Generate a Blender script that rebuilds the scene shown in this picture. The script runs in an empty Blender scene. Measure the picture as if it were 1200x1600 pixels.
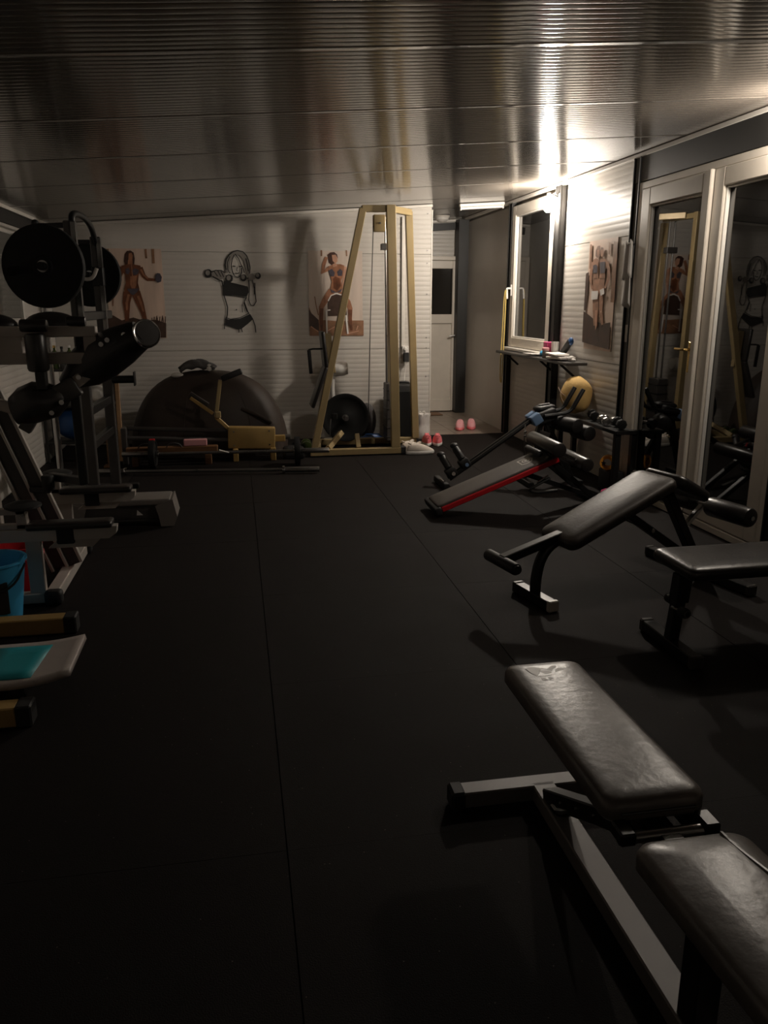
import bpy, bmesh, math, random
from mathutils import Vector, Matrix, Euler
random.seed(7)
SC = bpy.context.scene
COL = SC.collection
# ------------------------------------------------------------------ camera, world, exposure
PITCH, YAW, CAMH, FPX = math.radians(14.66), math.radians(10.265), 1.45, 1250.0
cam = bpy.data.objects.new('camera', bpy.data.cameras.new('camera')); COL.objects.link(cam)
cam.data.sensor_fit = 'VERTICAL'; cam.data.sensor_height = 36.0; cam.data.lens = FPX / 1600 * 36
cam.data.clip_start = 0.02
cam.location = (0, 0, CAMH); cam.rotation_euler = (math.pi/2 - PITCH, 0, -YAW)
SC.camera = cam
w = bpy.data.worlds.new('night'); SC.world = w; w.use_nodes = True
w.node_tree.nodes['Background'].inputs[0].default_value = (0.004, 0.005, 0.008, 1)
w.node_tree.nodes['Background'].inputs[1].default_value = 1.0
VS = SC.view_settings
VS.view_transform = 'Standard'; VS.look = 'None'; VS.gamma = 1; VS.use_curve_mapping = False
VS.exposure = 0.0
BULB_FAR, BULB_NEAR = 1350.0, 440.0      # emission of the two wall lamps
# ------------------------------------------------------------------ pixel -> place helpers
_F = Vector((math.sin(YAW)*math.cos(PITCH), math.cos(YAW)*math.cos(PITCH), -math.sin(PITCH)))
_R = Vector((math.cos(YAW), -math.sin(YAW), 0)); _U = _R.cross(_F); _C = Vector((0, 0, CAMH))
def ray(x, y): return _F*FPX + _R*(x-600) + _U*(800-y)
def onz(x, y, z=0.0):
    v = ray(x, y); return _C + v*((z-CAMH)/v.z)
def ony(x, y, Y):
    v = ray(x, y); return _C + v*(Y/v.y)
def onx(x, y, X):
    v = ray(x, y); return _C + v*(X/v.x)
# room numbers
XR, XL, YB, YE, XC, YF = 3.02, -1.80, 8.75, 10.75, 2.10, -1.2
def ceilz(x): return 2.315 + 0.067*x
# ------------------------------------------------------------------ materials
MATS = {}
def mat(name, col, rough=0.5, metal=0.0, var=0.0, vscale=8.0, bump=0.0, bscale=120.0, emit=0.0, spec=0.5, coat=0.0, ior=1.5, stretch=None, detail=4):
    if name in MATS: return MATS[name]
    m = bpy.data.materials.new(name); m.use_nodes = True; N = m.node_tree.nodes; L = m.node_tree.links
    b = N['Principled BSDF']
    b.inputs['Base Color'].default_value = (*col, 1); b.inputs['Roughness'].default_value = rough
    b.inputs['Metallic'].default_value = metal; b.inputs['Specular IOR Level'].default_value = spec
    b.inputs['Coat Weight'].default_value = coat; b.inputs['IOR'].default_value = ior
    tc = N.new('ShaderNodeTexCoord')
    mp = N.new('ShaderNodeMapping'); L.new(tc.outputs['Object'], mp.inputs[0])
    if stretch: mp.inputs['Scale'].default_value = stretch
    n = N.new('ShaderNodeTexNoise'); n.inputs['Scale'].default_value = vscale; n.inputs['Detail'].default_value = detail
    L.new(mp.outputs[0], n.inputs['Vector'])
    if var > 0:
        r = N.new('ShaderNodeValToRGB')
        r.color_ramp.elements[0].position = 0.3; r.color_ramp.elements[1].position = 0.7
        r.color_ramp.elements[0].color = (*[c*(1-var) for c in col], 1)
        r.color_ramp.elements[1].color = (*[min(1, c*(1+var)) for c in col], 1)
        L.new(n.outputs['Fac'], r.inputs[0]); L.new(r.outputs[0], b.inputs['Base Color'])
        mr = N.new('ShaderNodeMapRange'); mr.inputs[3].default_value = max(0.02, rough*(1-var*.6)); mr.inputs[4].default_value = min(1, rough*(1+var*.6))
        L.new(n.outputs['Fac'], mr.inputs[0]); L.new(mr.outputs[0], b.inputs['Roughness'])
    if bump > 0:
        n2 = N.new('ShaderNodeTexNoise'); n2.inputs['Scale'].default_value = bscale; n2.inputs['Detail'].default_value = 3
        L.new(mp.outputs[0], n2.inputs['Vector'])
        bp = N.new('ShaderNodeBump'); bp.inputs['Strength'].default_value = bump; bp.inputs['Distance'].default_value = 0.004
        L.new(n2.outputs['Fac'], bp.inputs['Height']); L.new(bp.outputs[0], b.inputs['Normal'])
    if emit > 0:
        b.inputs['Emission Color'].default_value = (*col, 1); b.inputs['Emission Strength'].default_value = emit
    MATS[name] = m; return m
def rubber_floor_mat():
    m = mat('rubber_floor', (0.0094, 0.0070, 0.0062), 0.78, var=0.12, vscale=3, bump=0.35, bscale=260, spec=0.16)
    N = m.node_tree.nodes; L = m.node_tree.links; b = N['Principled BSDF']
    g = N.new('ShaderNodeNewGeometry')
    v = N.new('ShaderNodeTexVoronoi'); v.inputs['Scale'].default_value = 70
    L.new(g.outputs['Position'], v.inputs['Vector'])
    r = N.new('ShaderNodeValToRGB'); r.color_ramp.elements[0].position = 0.07; r.color_ramp.elements[1].position = 0.13
    r.color_ramp.elements[0].color = (1, 1, 1, 1); r.color_ramp.elements[1].color = (0, 0, 0, 1)
    L.new(v.outputs['Distance'], r.inputs[0])
    th = N.new('ShaderNodeMath'); th.operation = 'GREATER_THAN'; th.inputs[1].default_value = 0.86
    L.new(v.outputs['Color'], th.inputs[0])
    mu = N.new('ShaderNodeMath'); mu.operation = 'MULTIPLY'; L.new(r.outputs[0], mu.inputs[0]); L.new(th.outputs[0], mu.inputs[1])
    mx = N.new('ShaderNodeMix'); mx.data_type = 'RGBA'
    old = b.inputs['Base Color'].links[0].from_socket
    L.new(mu.outputs[0], mx.inputs[0]); L.new(old, mx.inputs[6]); mx.inputs[7].default_value = (0.14, 0.12, 0.11, 1)
    L.new(mx.outputs[2], b.inputs['Base Color']); return m
rubber_floor_mat()
mat('subfloor', (0.01, 0.01, 0.01), 0.9)
mat('panel', (0.56, 0.525, 0.48), 0.30, var=0.05, vscale=2.0, spec=0.5)
mat('panel_plain', (0.50, 0.465, 0.42), 0.35, var=0.06, vscale=2.0)
mat('ceiling_sheet', (0.15, 0.130, 0.11), 0.13, var=0.10, vscale=1.6, spec=0.5, ior=1.9)
mat('steel_dark', (0.014, 0.013, 0.012), 0.5, var=0.15, vscale=5)
mat('white_trim', (0.70, 0.66, 0.60), 0.4, var=0.05)
mat('pvc', (0.66, 0.60, 0.52), 0.32, var=0.04)
mat('pvc_edge', (0.78, 0.74, 0.68), 0.3)
mat('night_glass', (0.006, 0.006, 0.006), 0.015, ior=2.15, spec=0.5)
mat('mirror_glass', (0.30, 0.30, 0.28), 0.04, metal=0.8)
mat('corridor_tile', (0.24, 0.19, 0.15), 0.35, var=0.15, vscale=6)
mat('grout', (0.08, 0.07, 0.06), 0.8)
mat('gold', (0.40, 0.30, 0.15), 0.36, metal=0.15, var=0.06, vscale=6)
mat('gold_dull', (0.40, 0.26, 0.09), 0.45, metal=0.1, var=0.12, vscale=6)
mat('leather', (0.022, 0.019, 0.018), 0.34, var=0.22, vscale=7, bump=0.22, bscale=55, spec=0.6)
mat('leather_worn', (0.125, 0.108, 0.095), 0.36, var=0.28, vscale=6, bump=0.25, bscale=42, spec=0.6)
mat('foam', (0.014, 0.013, 0.013), 0.5, var=0.15, bump=0.15, bscale=90)
mat('leather_matte', (0.042, 0.034, 0.028), 0.46, var=0.15, vscale=6, bump=0.2, bscale=60, spec=0.5)
mat('black_paint', (0.010, 0.010, 0.010), 0.38, var=0.1)
mat('black_rubber', (0.012, 0.012, 0.012), 0.65)
mat('black_iron', (0.008, 0.008, 0.008), 0.7, var=0.15, bump=0.1, spec=0.25)
mat('grey_paint', (0.44, 0.39, 0.35), 0.4, var=0.08)
mat('step_grey', (0.19, 0.17, 0.155), 0.5, var=0.06)
mat('grey_light', (0.50, 0.46, 0.42), 0.35, var=0.06)
mat('grey_dark', (0.055, 0.050, 0.047), 0.4, var=0.1)
mat('bench_grey', (0.14, 0.125, 0.115), 0.42, var=0.08)
mat('chrome', (0.62, 0.62, 0.62), 0.14, metal=1.0)
mat('steel', (0.30, 0.29, 0.28), 0.28, metal=0.9, var=0.15)
mat('brass', (0.70, 0.48, 0.18), 0.25, metal=1.0)
mat('red', (0.55, 0.012, 0.02), 0.4)
mat('board_grey', (0.065, 0.056, 0.050), 0.5, var=0.12, bump=0.15, bscale=160)
mat('blue_bucket', (0.06, 0.38, 0.68), 0.35)
mat('blue_dark', (0.015, 0.07, 0.22), 0.45)
mat('blue_clip', (0.20, 0.32, 0.52), 0.35)
mat('teal', (0.02, 0.30, 0.34), 0.45, var=0.08)
mat('silver_plastic', (0.42, 0.37, 0.34), 0.4, var=0.05)
mat('pink', (0.78, 0.36, 0.38), 0.6)
mat('hot_pink', (0.80, 0.10, 0.28), 0.5)
mat('coral', (0.85, 0.20, 0.22), 0.55)
mat('white_plastic', (0.75, 0.72, 0.68), 0.35)
mat('white_cloth', (0.72, 0.68, 0.64), 0.8, var=0.06, bump=0.3, bscale=200)
mat('shoe_white', (0.74, 0.66, 0.58), 0.7, var=0.05, bump=0.2, bscale=300)
mat('paper', (0.80, 0.76, 0.72), 0.8, var=0.05)
mat('grey_cloth', (0.085, 0.078, 0.078), 0.9, var=0.2, bump=0.4, bscale=90)
mat('dome_fabric', (0.040, 0.027, 0.020), 0.6, var=0.2, vscale=4, bump=0.2, bscale=60)
mat('wood', (0.16, 0.075, 0.03), 0.55, var=0.3, vscale=5, stretch=(1, 12, 12))
mat('tan', (0.34, 0.20, 0.10), 0.6, var=0.15)
mat('yellow_plush', (0.72, 0.47, 0.17), 0.85, var=0.08, bump=0.4, bscale=80)
mat('orange', (0.85, 0.36, 0.04), 0.5)
mat('cord_yellow', (0.75, 0.55, 0.16), 0.5)
mat('bulb_far', (1.0, 0.90, 0.78), 0.3, emit=BULB_FAR); mat('bulb_near', (1.0, 0.90, 0.78), 0.3, emit=BULB_NEAR)
mat('tube_off', (0.85, 0.83, 0.80), 0.25)
mat('ink', (0.012, 0.011, 0.011), 0.6)
mat('ink_grey', (0.22, 0.20, 0.18), 0.6)
mat('print_paper', (0.62, 0.47, 0.38), 0.45, var=0.22, vscale=2.2, stretch=(3.2, 1, 0.5))
mat('print_haze', (0.60, 0.50, 0.43), 0.45, var=0.12, vscale=2.4, stretch=(3, 1, 0.5))
mat('print_dark', (0.060, 0.032, 0.022), 0.5, var=0.3, vscale=14)
mat('print_brown', (0.26, 0.13, 0.07), 0.5, var=0.35, vscale=12)
mat('skin_dark', (0.15, 0.050, 0.022), 0.45, var=0.4, vscale=14)
mat('skin_mid', (0.34, 0.15, 0.08), 0.45, var=0.35, vscale=14)
mat('skin_light', (0.55, 0.30, 0.20), 0.45, var=0.2, vscale=14)
mat('skin_glare', (0.36, 0.19, 0.12), 0.45, var=0.3, vscale=14); mat('hair_glare', (0.20, 0.11, 0.075), 0.5, var=0.3, vscale=30)  # glare on the right wall poster is mixed into these muted tones
mat('hair', (0.055, 0.022, 0.014), 0.5, var=0.3, vscale=30)
mat('bikini', (0.075, 0.065, 0.085), 0.45, var=0.25, vscale=40)
mat('green_glass', (0.05, 0.07, 0.02), 0.12)
mat('logo', (0.50, 0.47, 0.43), 0.45, var=0.15, vscale=30)
M = MATS
# ------------------------------------------------------------------ geometry helpers
class G:
    def __init__(s): s.b = bmesh.new()
    def _merge(s, t, mtx=None):
        if mtx is not None: bmesh.ops.transform(t, matrix=mtx, verts=t.verts)
        me = bpy.data.meshes.new('t'); t.to_mesh(me); t.free(); s.b.from_mesh(me); bpy.data.meshes.remove(me); return s
    def box(s, c, d, rot=None, bev=0.0, seg=None):
        t = bmesh.new(); bmesh.ops.create_cube(t, size=1)
        bmesh.ops.scale(t, vec=d, verts=t.verts)
        seg = seg or (1 if bev < .0095 else 3)
        if bev > 0: bmesh.ops.bevel(t, geom=t.edges[:], offset=min(bev, min(d)*.49), segments=seg, profile=.5, affect='EDGES')
        m = Matrix.Translation(c)
        if rot is not None: m = m @ (rot if isinstance(rot, Matrix) else Euler(rot).to_matrix().to_4x4())
        return s._merge(t, m)
    def beam(s, p0, p1, w, h, bev=0.004, up=(0, 0, 1), ext=0.0):
        p0, p1 = Vector(p0), Vector(p1); d = p1-p0; L = d.length; f = frame((p0+p1)/2, d, up)
        t = bmesh.new(); bmesh.ops.create_cube(t, size=1); bmesh.ops.scale(t, vec=(L+2*ext, w, h), verts=t.verts)
        if bev > 0: bmesh.ops.bevel(t, geom=t.edges[:], offset=min(bev, w*.4, h*.4), segments=1 if bev < .0095 else 3, profile=.5, affect='EDGES')
        return s._merge(t, f)
    def cyl(s, p0, p1, r0, r1=None, n=16, bev=0.0):
        p0, p1 = Vector(p0), Vector(p1); r1 = r0 if r1 is None else r1; L = (p1-p0).length
        bv = min(bev, r0*.9, L*.45)
        pr = [(0, 0), (r0-bv, 0)] + ([(r0-bv*.3, bv*.3), (r0, bv)] if bv > 0 else []) + ([(r1, L-bv), (r1-bv*.3, L-bv*.3)] if bv > 0 else []) + [(r1-bv, L), (0, L)]
        if bv == 0: pr = [(0, 0), (r0, 0), (r1, L), (0, L)]
        return s.lathe(pr, p0, p1-p0, n)
    def lathe(s, prof, o, axis, n=20, sx=1.0):
        a = Vector(axis).normalized(); hx = Vector((1, 0, 0)) if abs(a.x) < .9 else Vector((0, 1, 0))
        u = a.cross(hx).normalized(); v = a.cross(u); o = Vector(o); b = s.b; rings = []
        for r, h in prof:
            if r < 1e-6: rings.append([b.verts.new(o+a*h)])
            else: rings.append([b.verts.new(o+a*h+(u*math.cos(6.283185*k/n)*sx+v*math.sin(6.283185*k/n))*r) for k in range(n)])
        s._skin(rings, n); return s
    def _skin(s, rings, n):
        for A, B in zip(rings[:-1], rings[1:]):
            for k in range(n):
                k2 = (k+1) % n
                if len(A) == 1 and len(B) == 1: continue
                if len(A) == 1: f = (A[0], B[k], B[k2])
                elif len(B) == 1: f = (A[k], A[k2], B[0])
                else: f = (A[k], A[k2], B[k2], B[k])
                try: s.b.faces.new(f)
                except ValueError: pass
    def tube(s, pts, r, n=10, sub=0, rad=None):
        P = [Vector(p) for p in pts]; Rr = rad or [r]*len(P)
        for _ in range(sub):
            Q = [P[0]]; S = [Rr[0]]
            for i in range(len(P)-1):
                Q += [P[i]*.75+P[i+1]*.25, P[i]*.25+P[i+1]*.75]; S += [Rr[i]*.75+Rr[i+1]*.25, Rr[i]*.25+Rr[i+1]*.75]
            P = Q+[P[-1]]; Rr = S+[Rr[-1]]
        prev = None; rings = []
        for i, p in enumerate(P):
            t = (P[min(i+1, len(P)-1)]-P[max(i-1, 0)]).normalized()
            if prev is None: u = t.cross(Vector((0, 0, 1)) if abs(t.z) < .9 else Vector((0, 1, 0))).normalized()
            else: u = (prev-t*prev.dot(t)).normalized()
            prev = u; v = t.cross(u)
            rings.append([s.b.verts.new(p+(u*math.cos(6.283185*k/n)+v*math.sin(6.283185*k/n))*Rr[i]) for k in range(n)])
        s._skin(rings, n)
        for e in (rings[0][::-1], rings[-1]): s.b.faces.new(e)
        return s
    def prism(s, pts, vec):
        v = Vector(vec); A = [s.b.verts.new(Vector(p)) for p in pts]; B = [s.b.verts.new(Vector(p)+v) for p in pts]; n = len(A)
        s.b.faces.new(A[::-1]); s.b.faces.new(B)
        for k in range(n): s.b.faces.new((A[k], A[(k+1) % n], B[(k+1) % n], B[k]))
        return s
    def ball(s, c, r, sc=(1, 1, 1), rot=None, n=16, m=10):
        t = bmesh.new(); bmesh.ops.create_uvsphere(t, u_segments=n, v_segments=m, radius=r)
        mm = Matrix.Translation(c) @ (Euler(rot).to_matrix().to_4x4() if rot else Matrix()) @ Matrix.Diagonal((*sc, 1))
        return s._merge(t, mm)
    def pad(s, f, L, W, T, cr=0.05, puff=0.012, edge=0.018, n=6, W2=None):
        """upholstered cushion: bottom face centred at frame f, x along, y across, z up; W2 = width at the +x end"""
        W2 = W if W2 is None else W2
        prof = [(edge*.5, 0), (0, edge*.6), (0, T-edge), (edge*.3, T-edge*.35), (edge, T), (edge*2.5, T+puff*.6), (min(W, W2)*.3, T+puff)]
        rings = []
        for ins, z in prof:
            ring = []; hx = L/2-ins; c = max(cr-ins*.4, .006)
            for q, (sx, sy) in enumerate(((1, 1), (-1, 1), (-1, -1), (1, -1))):
                hy = (W2 if sx > 0 else W)/2-ins; c2 = min(c, hy*.95, hx*.95)
                for k in range(n+1):
                    a = math.pi/2*(q+k/n)
                    ring.append(s.b.verts.new(f @ Vector((sx*(hx-c2)+c2*math.cos(a), sy*(hy-c2)+c2*math.sin(a), z))))
            rings.append(ring)
        s._skin(rings, len(rings[0])); s.b.faces.new(rings[0][::-1]); s.b.faces.new(rings[-1]); return s
    def grid(s, fn, nu, nv, closed=False):
        V = [[s.b.verts.new(Vector(fn(i/nu, j/nv))) for j in range(nv+1)] for i in range(nu+1)]
        for i in range(nu):
            for j in range(nv): s.b.faces.new((V[i][j], V[i+1][j], V[i+1][j+1], V[i][j+1]))
        return s
    def obj(s, name, m, parent=None, smooth=35, local=False, solid=0.0):
        bmesh.ops.recalc_face_normals(s.b, faces=s.b.faces)
        me = bpy.data.meshes.new(name); s.b.to_mesh(me); s.b.free()
        o = bpy.data.objects.new(name, me); COL.objects.link(o)
        if parent is not None:
            o.parent = parent
            if not local: me.transform(WM[parent.name].inverted())
            WM[o.name] = WM[parent.name]
        else: WM[o.name] = Matrix()
        me.materials.append(M[m] if isinstance(m, str) else m)
        if smooth:
            me.polygons.foreach_set('use_smooth', [True]*len(me.polygons)); me.set_sharp_from_angle(angle=math.radians(smooth))
        if solid:
            md = o.modifiers.new('thickness', 'SOLIDIFY'); md.thickness = solid; md.offset = 0
        return o
def frame(o, x, up=(0, 0, 1)):
    x = Vector(x).normalized(); u = Vector(up)
    if abs(x.dot(u.normalized())) > .98: u = Vector((0, 1, 0))
    y = u.cross(x).normalized(); z = x.cross(y)
    m = Matrix((x, y, z)).transposed().to_4x4(); m.translation = Vector(o); return m
WM = {}
def tag(o, label, cat, group=None, kind=None):
    o['label'] = label
    if cat: o['category'] = cat
    if group: o['group'] = group
    if kind: o['kind'] = kind
    return o
def thing(name, label, cat, loc, rz=0.0, group=None, kind=None):
    o = bpy.data.objects.new(name, None); COL.objects.link(o); o.location = loc; o.rotation_euler = (0, 0, rz)
    o.empty_display_size = .1
    WM[o.name] = Matrix.Translation(loc) @ Matrix.Rotation(rz, 4, 'Z')
    return tag(o, label, cat, group, kind)
def solo(o, base):
    """move a one-mesh thing's origin to its base"""
    o.data.transform(Matrix.Translation(-Vector(base))); o.location = base; return o
def copy_tree(o, parent=None):
    c = o.copy(); COL.objects.link(c); c.parent = parent
    for ch in [k for k in bpy.data.objects if k.parent == o]: copy_tree(ch, c)
    return c
# ------------------------------------------------------------------ room shell
PIT = 1.02; Y0 = 3.2 - 5*PIT
fl = G().box(((XL+XR)/2, (YF+YB)/2, -.06), (XR-XL+.3, YB-YF, .09)).obj('floor', 'subfloor', None, 0)
tag(fl, 'black rubber tile floor of the gym room', 'floor', kind='structure')
TX = [XL, -0.93, 0.075, 1.083, 2.09, XR]; TY = [-1.2, -.1, .9, 1.9, 2.9, 3.9, 4.9, 5.9, 6.9, 7.9, YB]
tile_cache = {}
for i in range(len(TX)-1):
    for j in range(len(TY)-1):
        dx, dy = TX[i+1]-TX[i]-.0035, TY[j+1]-TY[j]-.0010; key = (round(dx, 3), round(dy, 3))
        c = ((TX[i]+TX[i+1])/2, (TY[j]+TY[j+1])/2, -.0085+random.uniform(-.0004, .0003))
        if key not in tile_cache:
            o = G().box((0, 0, 0), (dx, dy, .016)).obj('rubber_tile', 'rubber_floor', fl, 0, local=True); tile_cache[key] = o.data
        else:
            o = bpy.data.objects.new('rubber_tile', tile_cache[key]); COL.objects.link(o); o.parent = fl
        o.location = c
cf = G().box(((XC+XR)/2, (YB+YE)/2, -.06), (XR-XC+.3, YE-YB, .09)).obj('floor', 'grout', None, 0)
tag(cf, 'brown tiled floor of the narrow corridor', 'floor', kind='structure')
me = None
for i in range(3):
    for j in range(6):
        cx, cy = XC+.02+.155+i*.31, YB+.03+.165+j*.33
        if me is None:
            o = G().box((0, 0, 0), (.307, .327, .014), bev=.0015, seg=1).obj('floor_tile', 'corridor_tile', cf, 0, local=True); me = o.data
        else:
            o = bpy.data.objects.new('floor_tile', me); COL.objects.link(o); o.parent = cf
        o.location = (cx, cy, -.008)
# sloping ceiling of ribbed sheet panels
SL = math.atan(.067); CW = (XR-XL+.3)/math.cos(SL); CX = (XL+XR)/2
ce = G().box((CX, (Y0+YE+.6)/2, ceilz(CX)+.06), (CW, YE+.6-Y0, .06), rot=(0, -SL, 0)).obj('ceiling', 'steel_dark', None, 0)
tag(ce, 'sloping ceiling of glossy ribbed metal panels', 'ceiling', kind='structure')
rowsY = [(-PIT/2, .0045), (-PIT/2+.002, .0005), (-PIT/2+.004, -.0012)]
nw = 20; pw = (PIT-.012)/nw
for k in range(nw):
    y_ = -PIT/2+.006+k*pw; gw = .016
    rowsY += [(y_, 0)]+[(y_+pw-gw+gw*q/8, 0.0008*(.5-.5*math.cos(q/8*2*math.pi))) for q in range(8)]
rowsY += [(PIT/2-.004, -.0012), (PIT/2-.002, .0005), (PIT/2, .0045)]
g = G(); V = [[g.b.verts.new((sx*CW/2, y, z)) for sx in (-1, 1)] for y, z in rowsY]
for A, B in zip(V[:-1], V[1:]): g.b.faces.new((A[0], A[1], B[1], B[0]))
pan = g.obj('ceiling_panel', 'ceiling_sheet', ce, 60, local=True)
for f_ in pan.data.polygons: pass
pan.data.flip_normals() if pan.data.polygons[5].normal.z > 0 else None
k = 0
while Y0+k*PIT < YE:
    o = pan if k == 0 else bpy.data.objects.new('ceiling_panel', pan.data)
    if k: COL.objects.link(o); o.parent = ce
    o.location = (CX, Y0+(k+.5)*PIT, ceilz(CX)); o.rotation_euler = (0, -SL, 0); k += 1

def ribbed(u0, u1, z0, z1, place, parent, name='wall_panel', m='panel', pitch=.05, depth=.0013, clip=True):
    """horizontally ribbed sheet between u0..u1 and z0..z1; place(u, z, out) -> point"""
    prof = [(z0+.001, -.008), (z0+.003, 0)]; z = z0+.01
    while z+pitch < z1-.004:
        prof += [(z, 0), (z+pitch-.012, 0), (z+pitch-.006, -depth)]; z += pitch
    prof += [(z, 0), (z1-.003, 0), (z1-.001, -.008)]
    g = G(); R = [[g.b.verts.new(Vector(place(u, z_, d_))) for u in (u0, u1)] for z_, d_ in prof]
    for A, B in zip(R[:-1], R[1:]): g.b.faces.new((A[0], A[1], B[1], B[0]))
    if clip:
        bmesh.ops.bisect_plane(g.b, geom=g.b.verts[:]+g.b.edges[:]+g.b.faces[:], plane_co=(0, 0, ceilz(0)-.004), plane_no=(-.067, 0, 1), clear_outer=True)
    return g.obj(name, m, parent, 20)
def wallslab(name, c, d, label, m='panel_plain'):
    g = G().box(c, d)
    bmesh.ops.bisect_plane(g.b, geom=g.b.verts[:]+g.b.edges[:]+g.b.faces[:], plane_co=(0, 0, ceilz(0)+.03), plane_no=(-.067, 0, 1), clear_outer=True)
    bmesh.ops.holes_fill(g.b, edges=g.b.edges[:])
    return tag(g.obj(name, m, None, 0), label, 'wall', kind='structure')
wb = wallslab('wall_back', ((XL+XC)/2, YB+.065, 1.3), (XC-XL, .11, 2.7), 'back wall of cream ribbed panels behind the gold tower')
for z0, z1 in ((.0, .965), (.965, 1.95), (1.95, 2.9)):
    ribbed(XL+.002, XC-.002, z0, z1, lambda u, z, d: (u, YB-d, z), wb)
G().box((XC+.004, YB+.06, 1.2), (.012, .13, 2.4)).obj('edge_trim', 'white_trim', wb, 0)
# screws along the partition edge
for zz in (2.36, 1.99, 1.86, 1.54, 1.08, .97, .66):
    G().cyl((XC-.045, YB, zz), (XC-.045, YB-.008, zz), .007, n=8).obj('screw', 'steel', wb)
wr = wallslab('wall_right', (XR+.10, (YF+YE)/2, 1.3), (.12, YE-YF, 2.8), 'right wall with door, window and cream ribbed panels')
for z0, z1 in ((.0, .965), (.965, 1.95), (1.95, 2.9)):
    ribbed(5.97, 7.33, z0, z1, lambda u, z, d: (XR-d, u, z), wr, depth=.0007)
ribbed(7.47, 8.70, 0, .95, lambda u, z, d: (XR-d, u, z), wr, m='panel_plain', depth=.0008)
G().box((XR+.02, (8.80+YE)/2, 1.23), (.03, YE-8.80, 2.46)).obj('wall_panel', 'panel_plain', wr, 0)
G().box((XR+.02, (YF+3.98)/2, 1.23), (.03, 3.98-YF, 2.46)).obj('wall_panel', 'panel', wr, 0)
wl = wallslab('wall_left', (XL-.07, (YF+YB)/2, 1.2), (.12, YB-YF, 2.8), 'left wall of cream ribbed panels behind the rack')
for z0, z1 in ((.0, .965), (.965, 1.95), (1.95, 2.9)):
    ribbed(YF, YB, z0, z1, lambda u, z, d: (XL+d, u, z), wl)
wallslab('wall_front', ((XL+XR)/2, YF-.06, 1.3), (XR-XL+.2, .12, 2.8), 'plain wall behind the camera', 'panel')
we = wallslab('wall_end', ((XC+XR)/2, YE+.07, 1.3), (XR-XC+.2, .12, 2.8), 'end wall of the corridor around the white door')
ribbed(XC-.06, XR, 2.06, 2.9, lambda u, z, d: (u, YE-d, z), we)
wallslab('wall_corridor', (XC-.06, (YB+.13+YE)/2, 1.3), (.10, YE-YB-.13, 2.8), 'corridor side of the partition wall')
# steel columns and beams
def trim(n, c, d, label, m='steel_dark', rot=None, bev=.003):
    return tag(G().box(c, d, rot=rot, bev=bev).obj('trim_%d' % n, m, None, 30), label, 'trim', kind='structure')
def column(n, y0, y1, label, proud=.05):
    t = trim(n, (XR-proud/2+.01, (y0+y1)/2, 1.245), (proud, y1-y0, 2.49), label)
    G().box((XR-proud+.004, y0+.008, 1.245), (.016, .014, 2.48), bev=.003).obj('flange', 'steel_dark', t)
    G().box((XR-proud+.004, y1-.008, 1.245), (.016, .014, 2.48), bev=.003).obj('flange', 'steel_dark', t)
    return t
column(1, 5.86, 5.97, 'dark steel column between glazed door and poster wall')
column(2, 7.34, 7.47, 'dark steel column beside the window behind the lamp', .06)
column(3, 8.70, 8.80, 'dark steel column at the corridor mouth', .05)
column(4, 3.92, 4.03, 'dark steel column at the near edge of the glazed door')
trim(5, (XR-.06, 10.62, 1.245), (.14, .16, 2.49), 'dark steel post in the far corridor corner')
trim(6, (XR-.02, (3.98+5.97)/2, 2.40), (.05, 1.99, .19), 'dark steel beam above the glazed door')
trim(7, (XR-.03, (YF+YE)/2, ceilz(XR-.03)-.02), (.04, YE-YF, .03), 'white strip where ceiling meets right wall', 'white_trim')
trim(8, (XL+.03, (YF+YB)/2, ceilz(XL+.03)-.012), (.05, YB-YF, .03), 'white strip where ceiling meets left wall', 'white_trim')
trim(9, (XL+.03, (YF+YB)/2, ceilz(XL)-.085), (.06, YB-YF, .10), 'dark steel beam along the top of the left wall')
trim(10, (XL+.025, (YF+YB)/2, ceilz(XL)-.15), (.04, YB-YF, .024), 'grey strip under the left wall beam', 'panel_plain')
trim(11, ((XL+XC)/2, YB-.02, ceilz((XL+XC)/2)-.018), ((XC-XL)/math.cos(SL), .035, .028), 'white cove strip along the top of the back wall', 'white_trim', (0, -SL, 0))
trim(12, ((XC+XR)/2, YE-.03, ceilz((XC+XR)/2)-.02), (XR-XC-.02, .04, .03), 'white strip at the corridor ceiling end', 'white_trim', (0, -SL, 0))
trim(13, ((XC+XR)/2, YE-.02, ceilz((XC+XR)/2)-.09), (XR-XC-.14, .03, .09), 'dark beam above the corridor door', 'steel_dark', (0, -SL, 0))
trim(14, (XR-.012, YB+.6, .9), (.008, .02, .01), 'small scuff plate on corridor wall', 'panel_plain') if 0 else None
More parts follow.
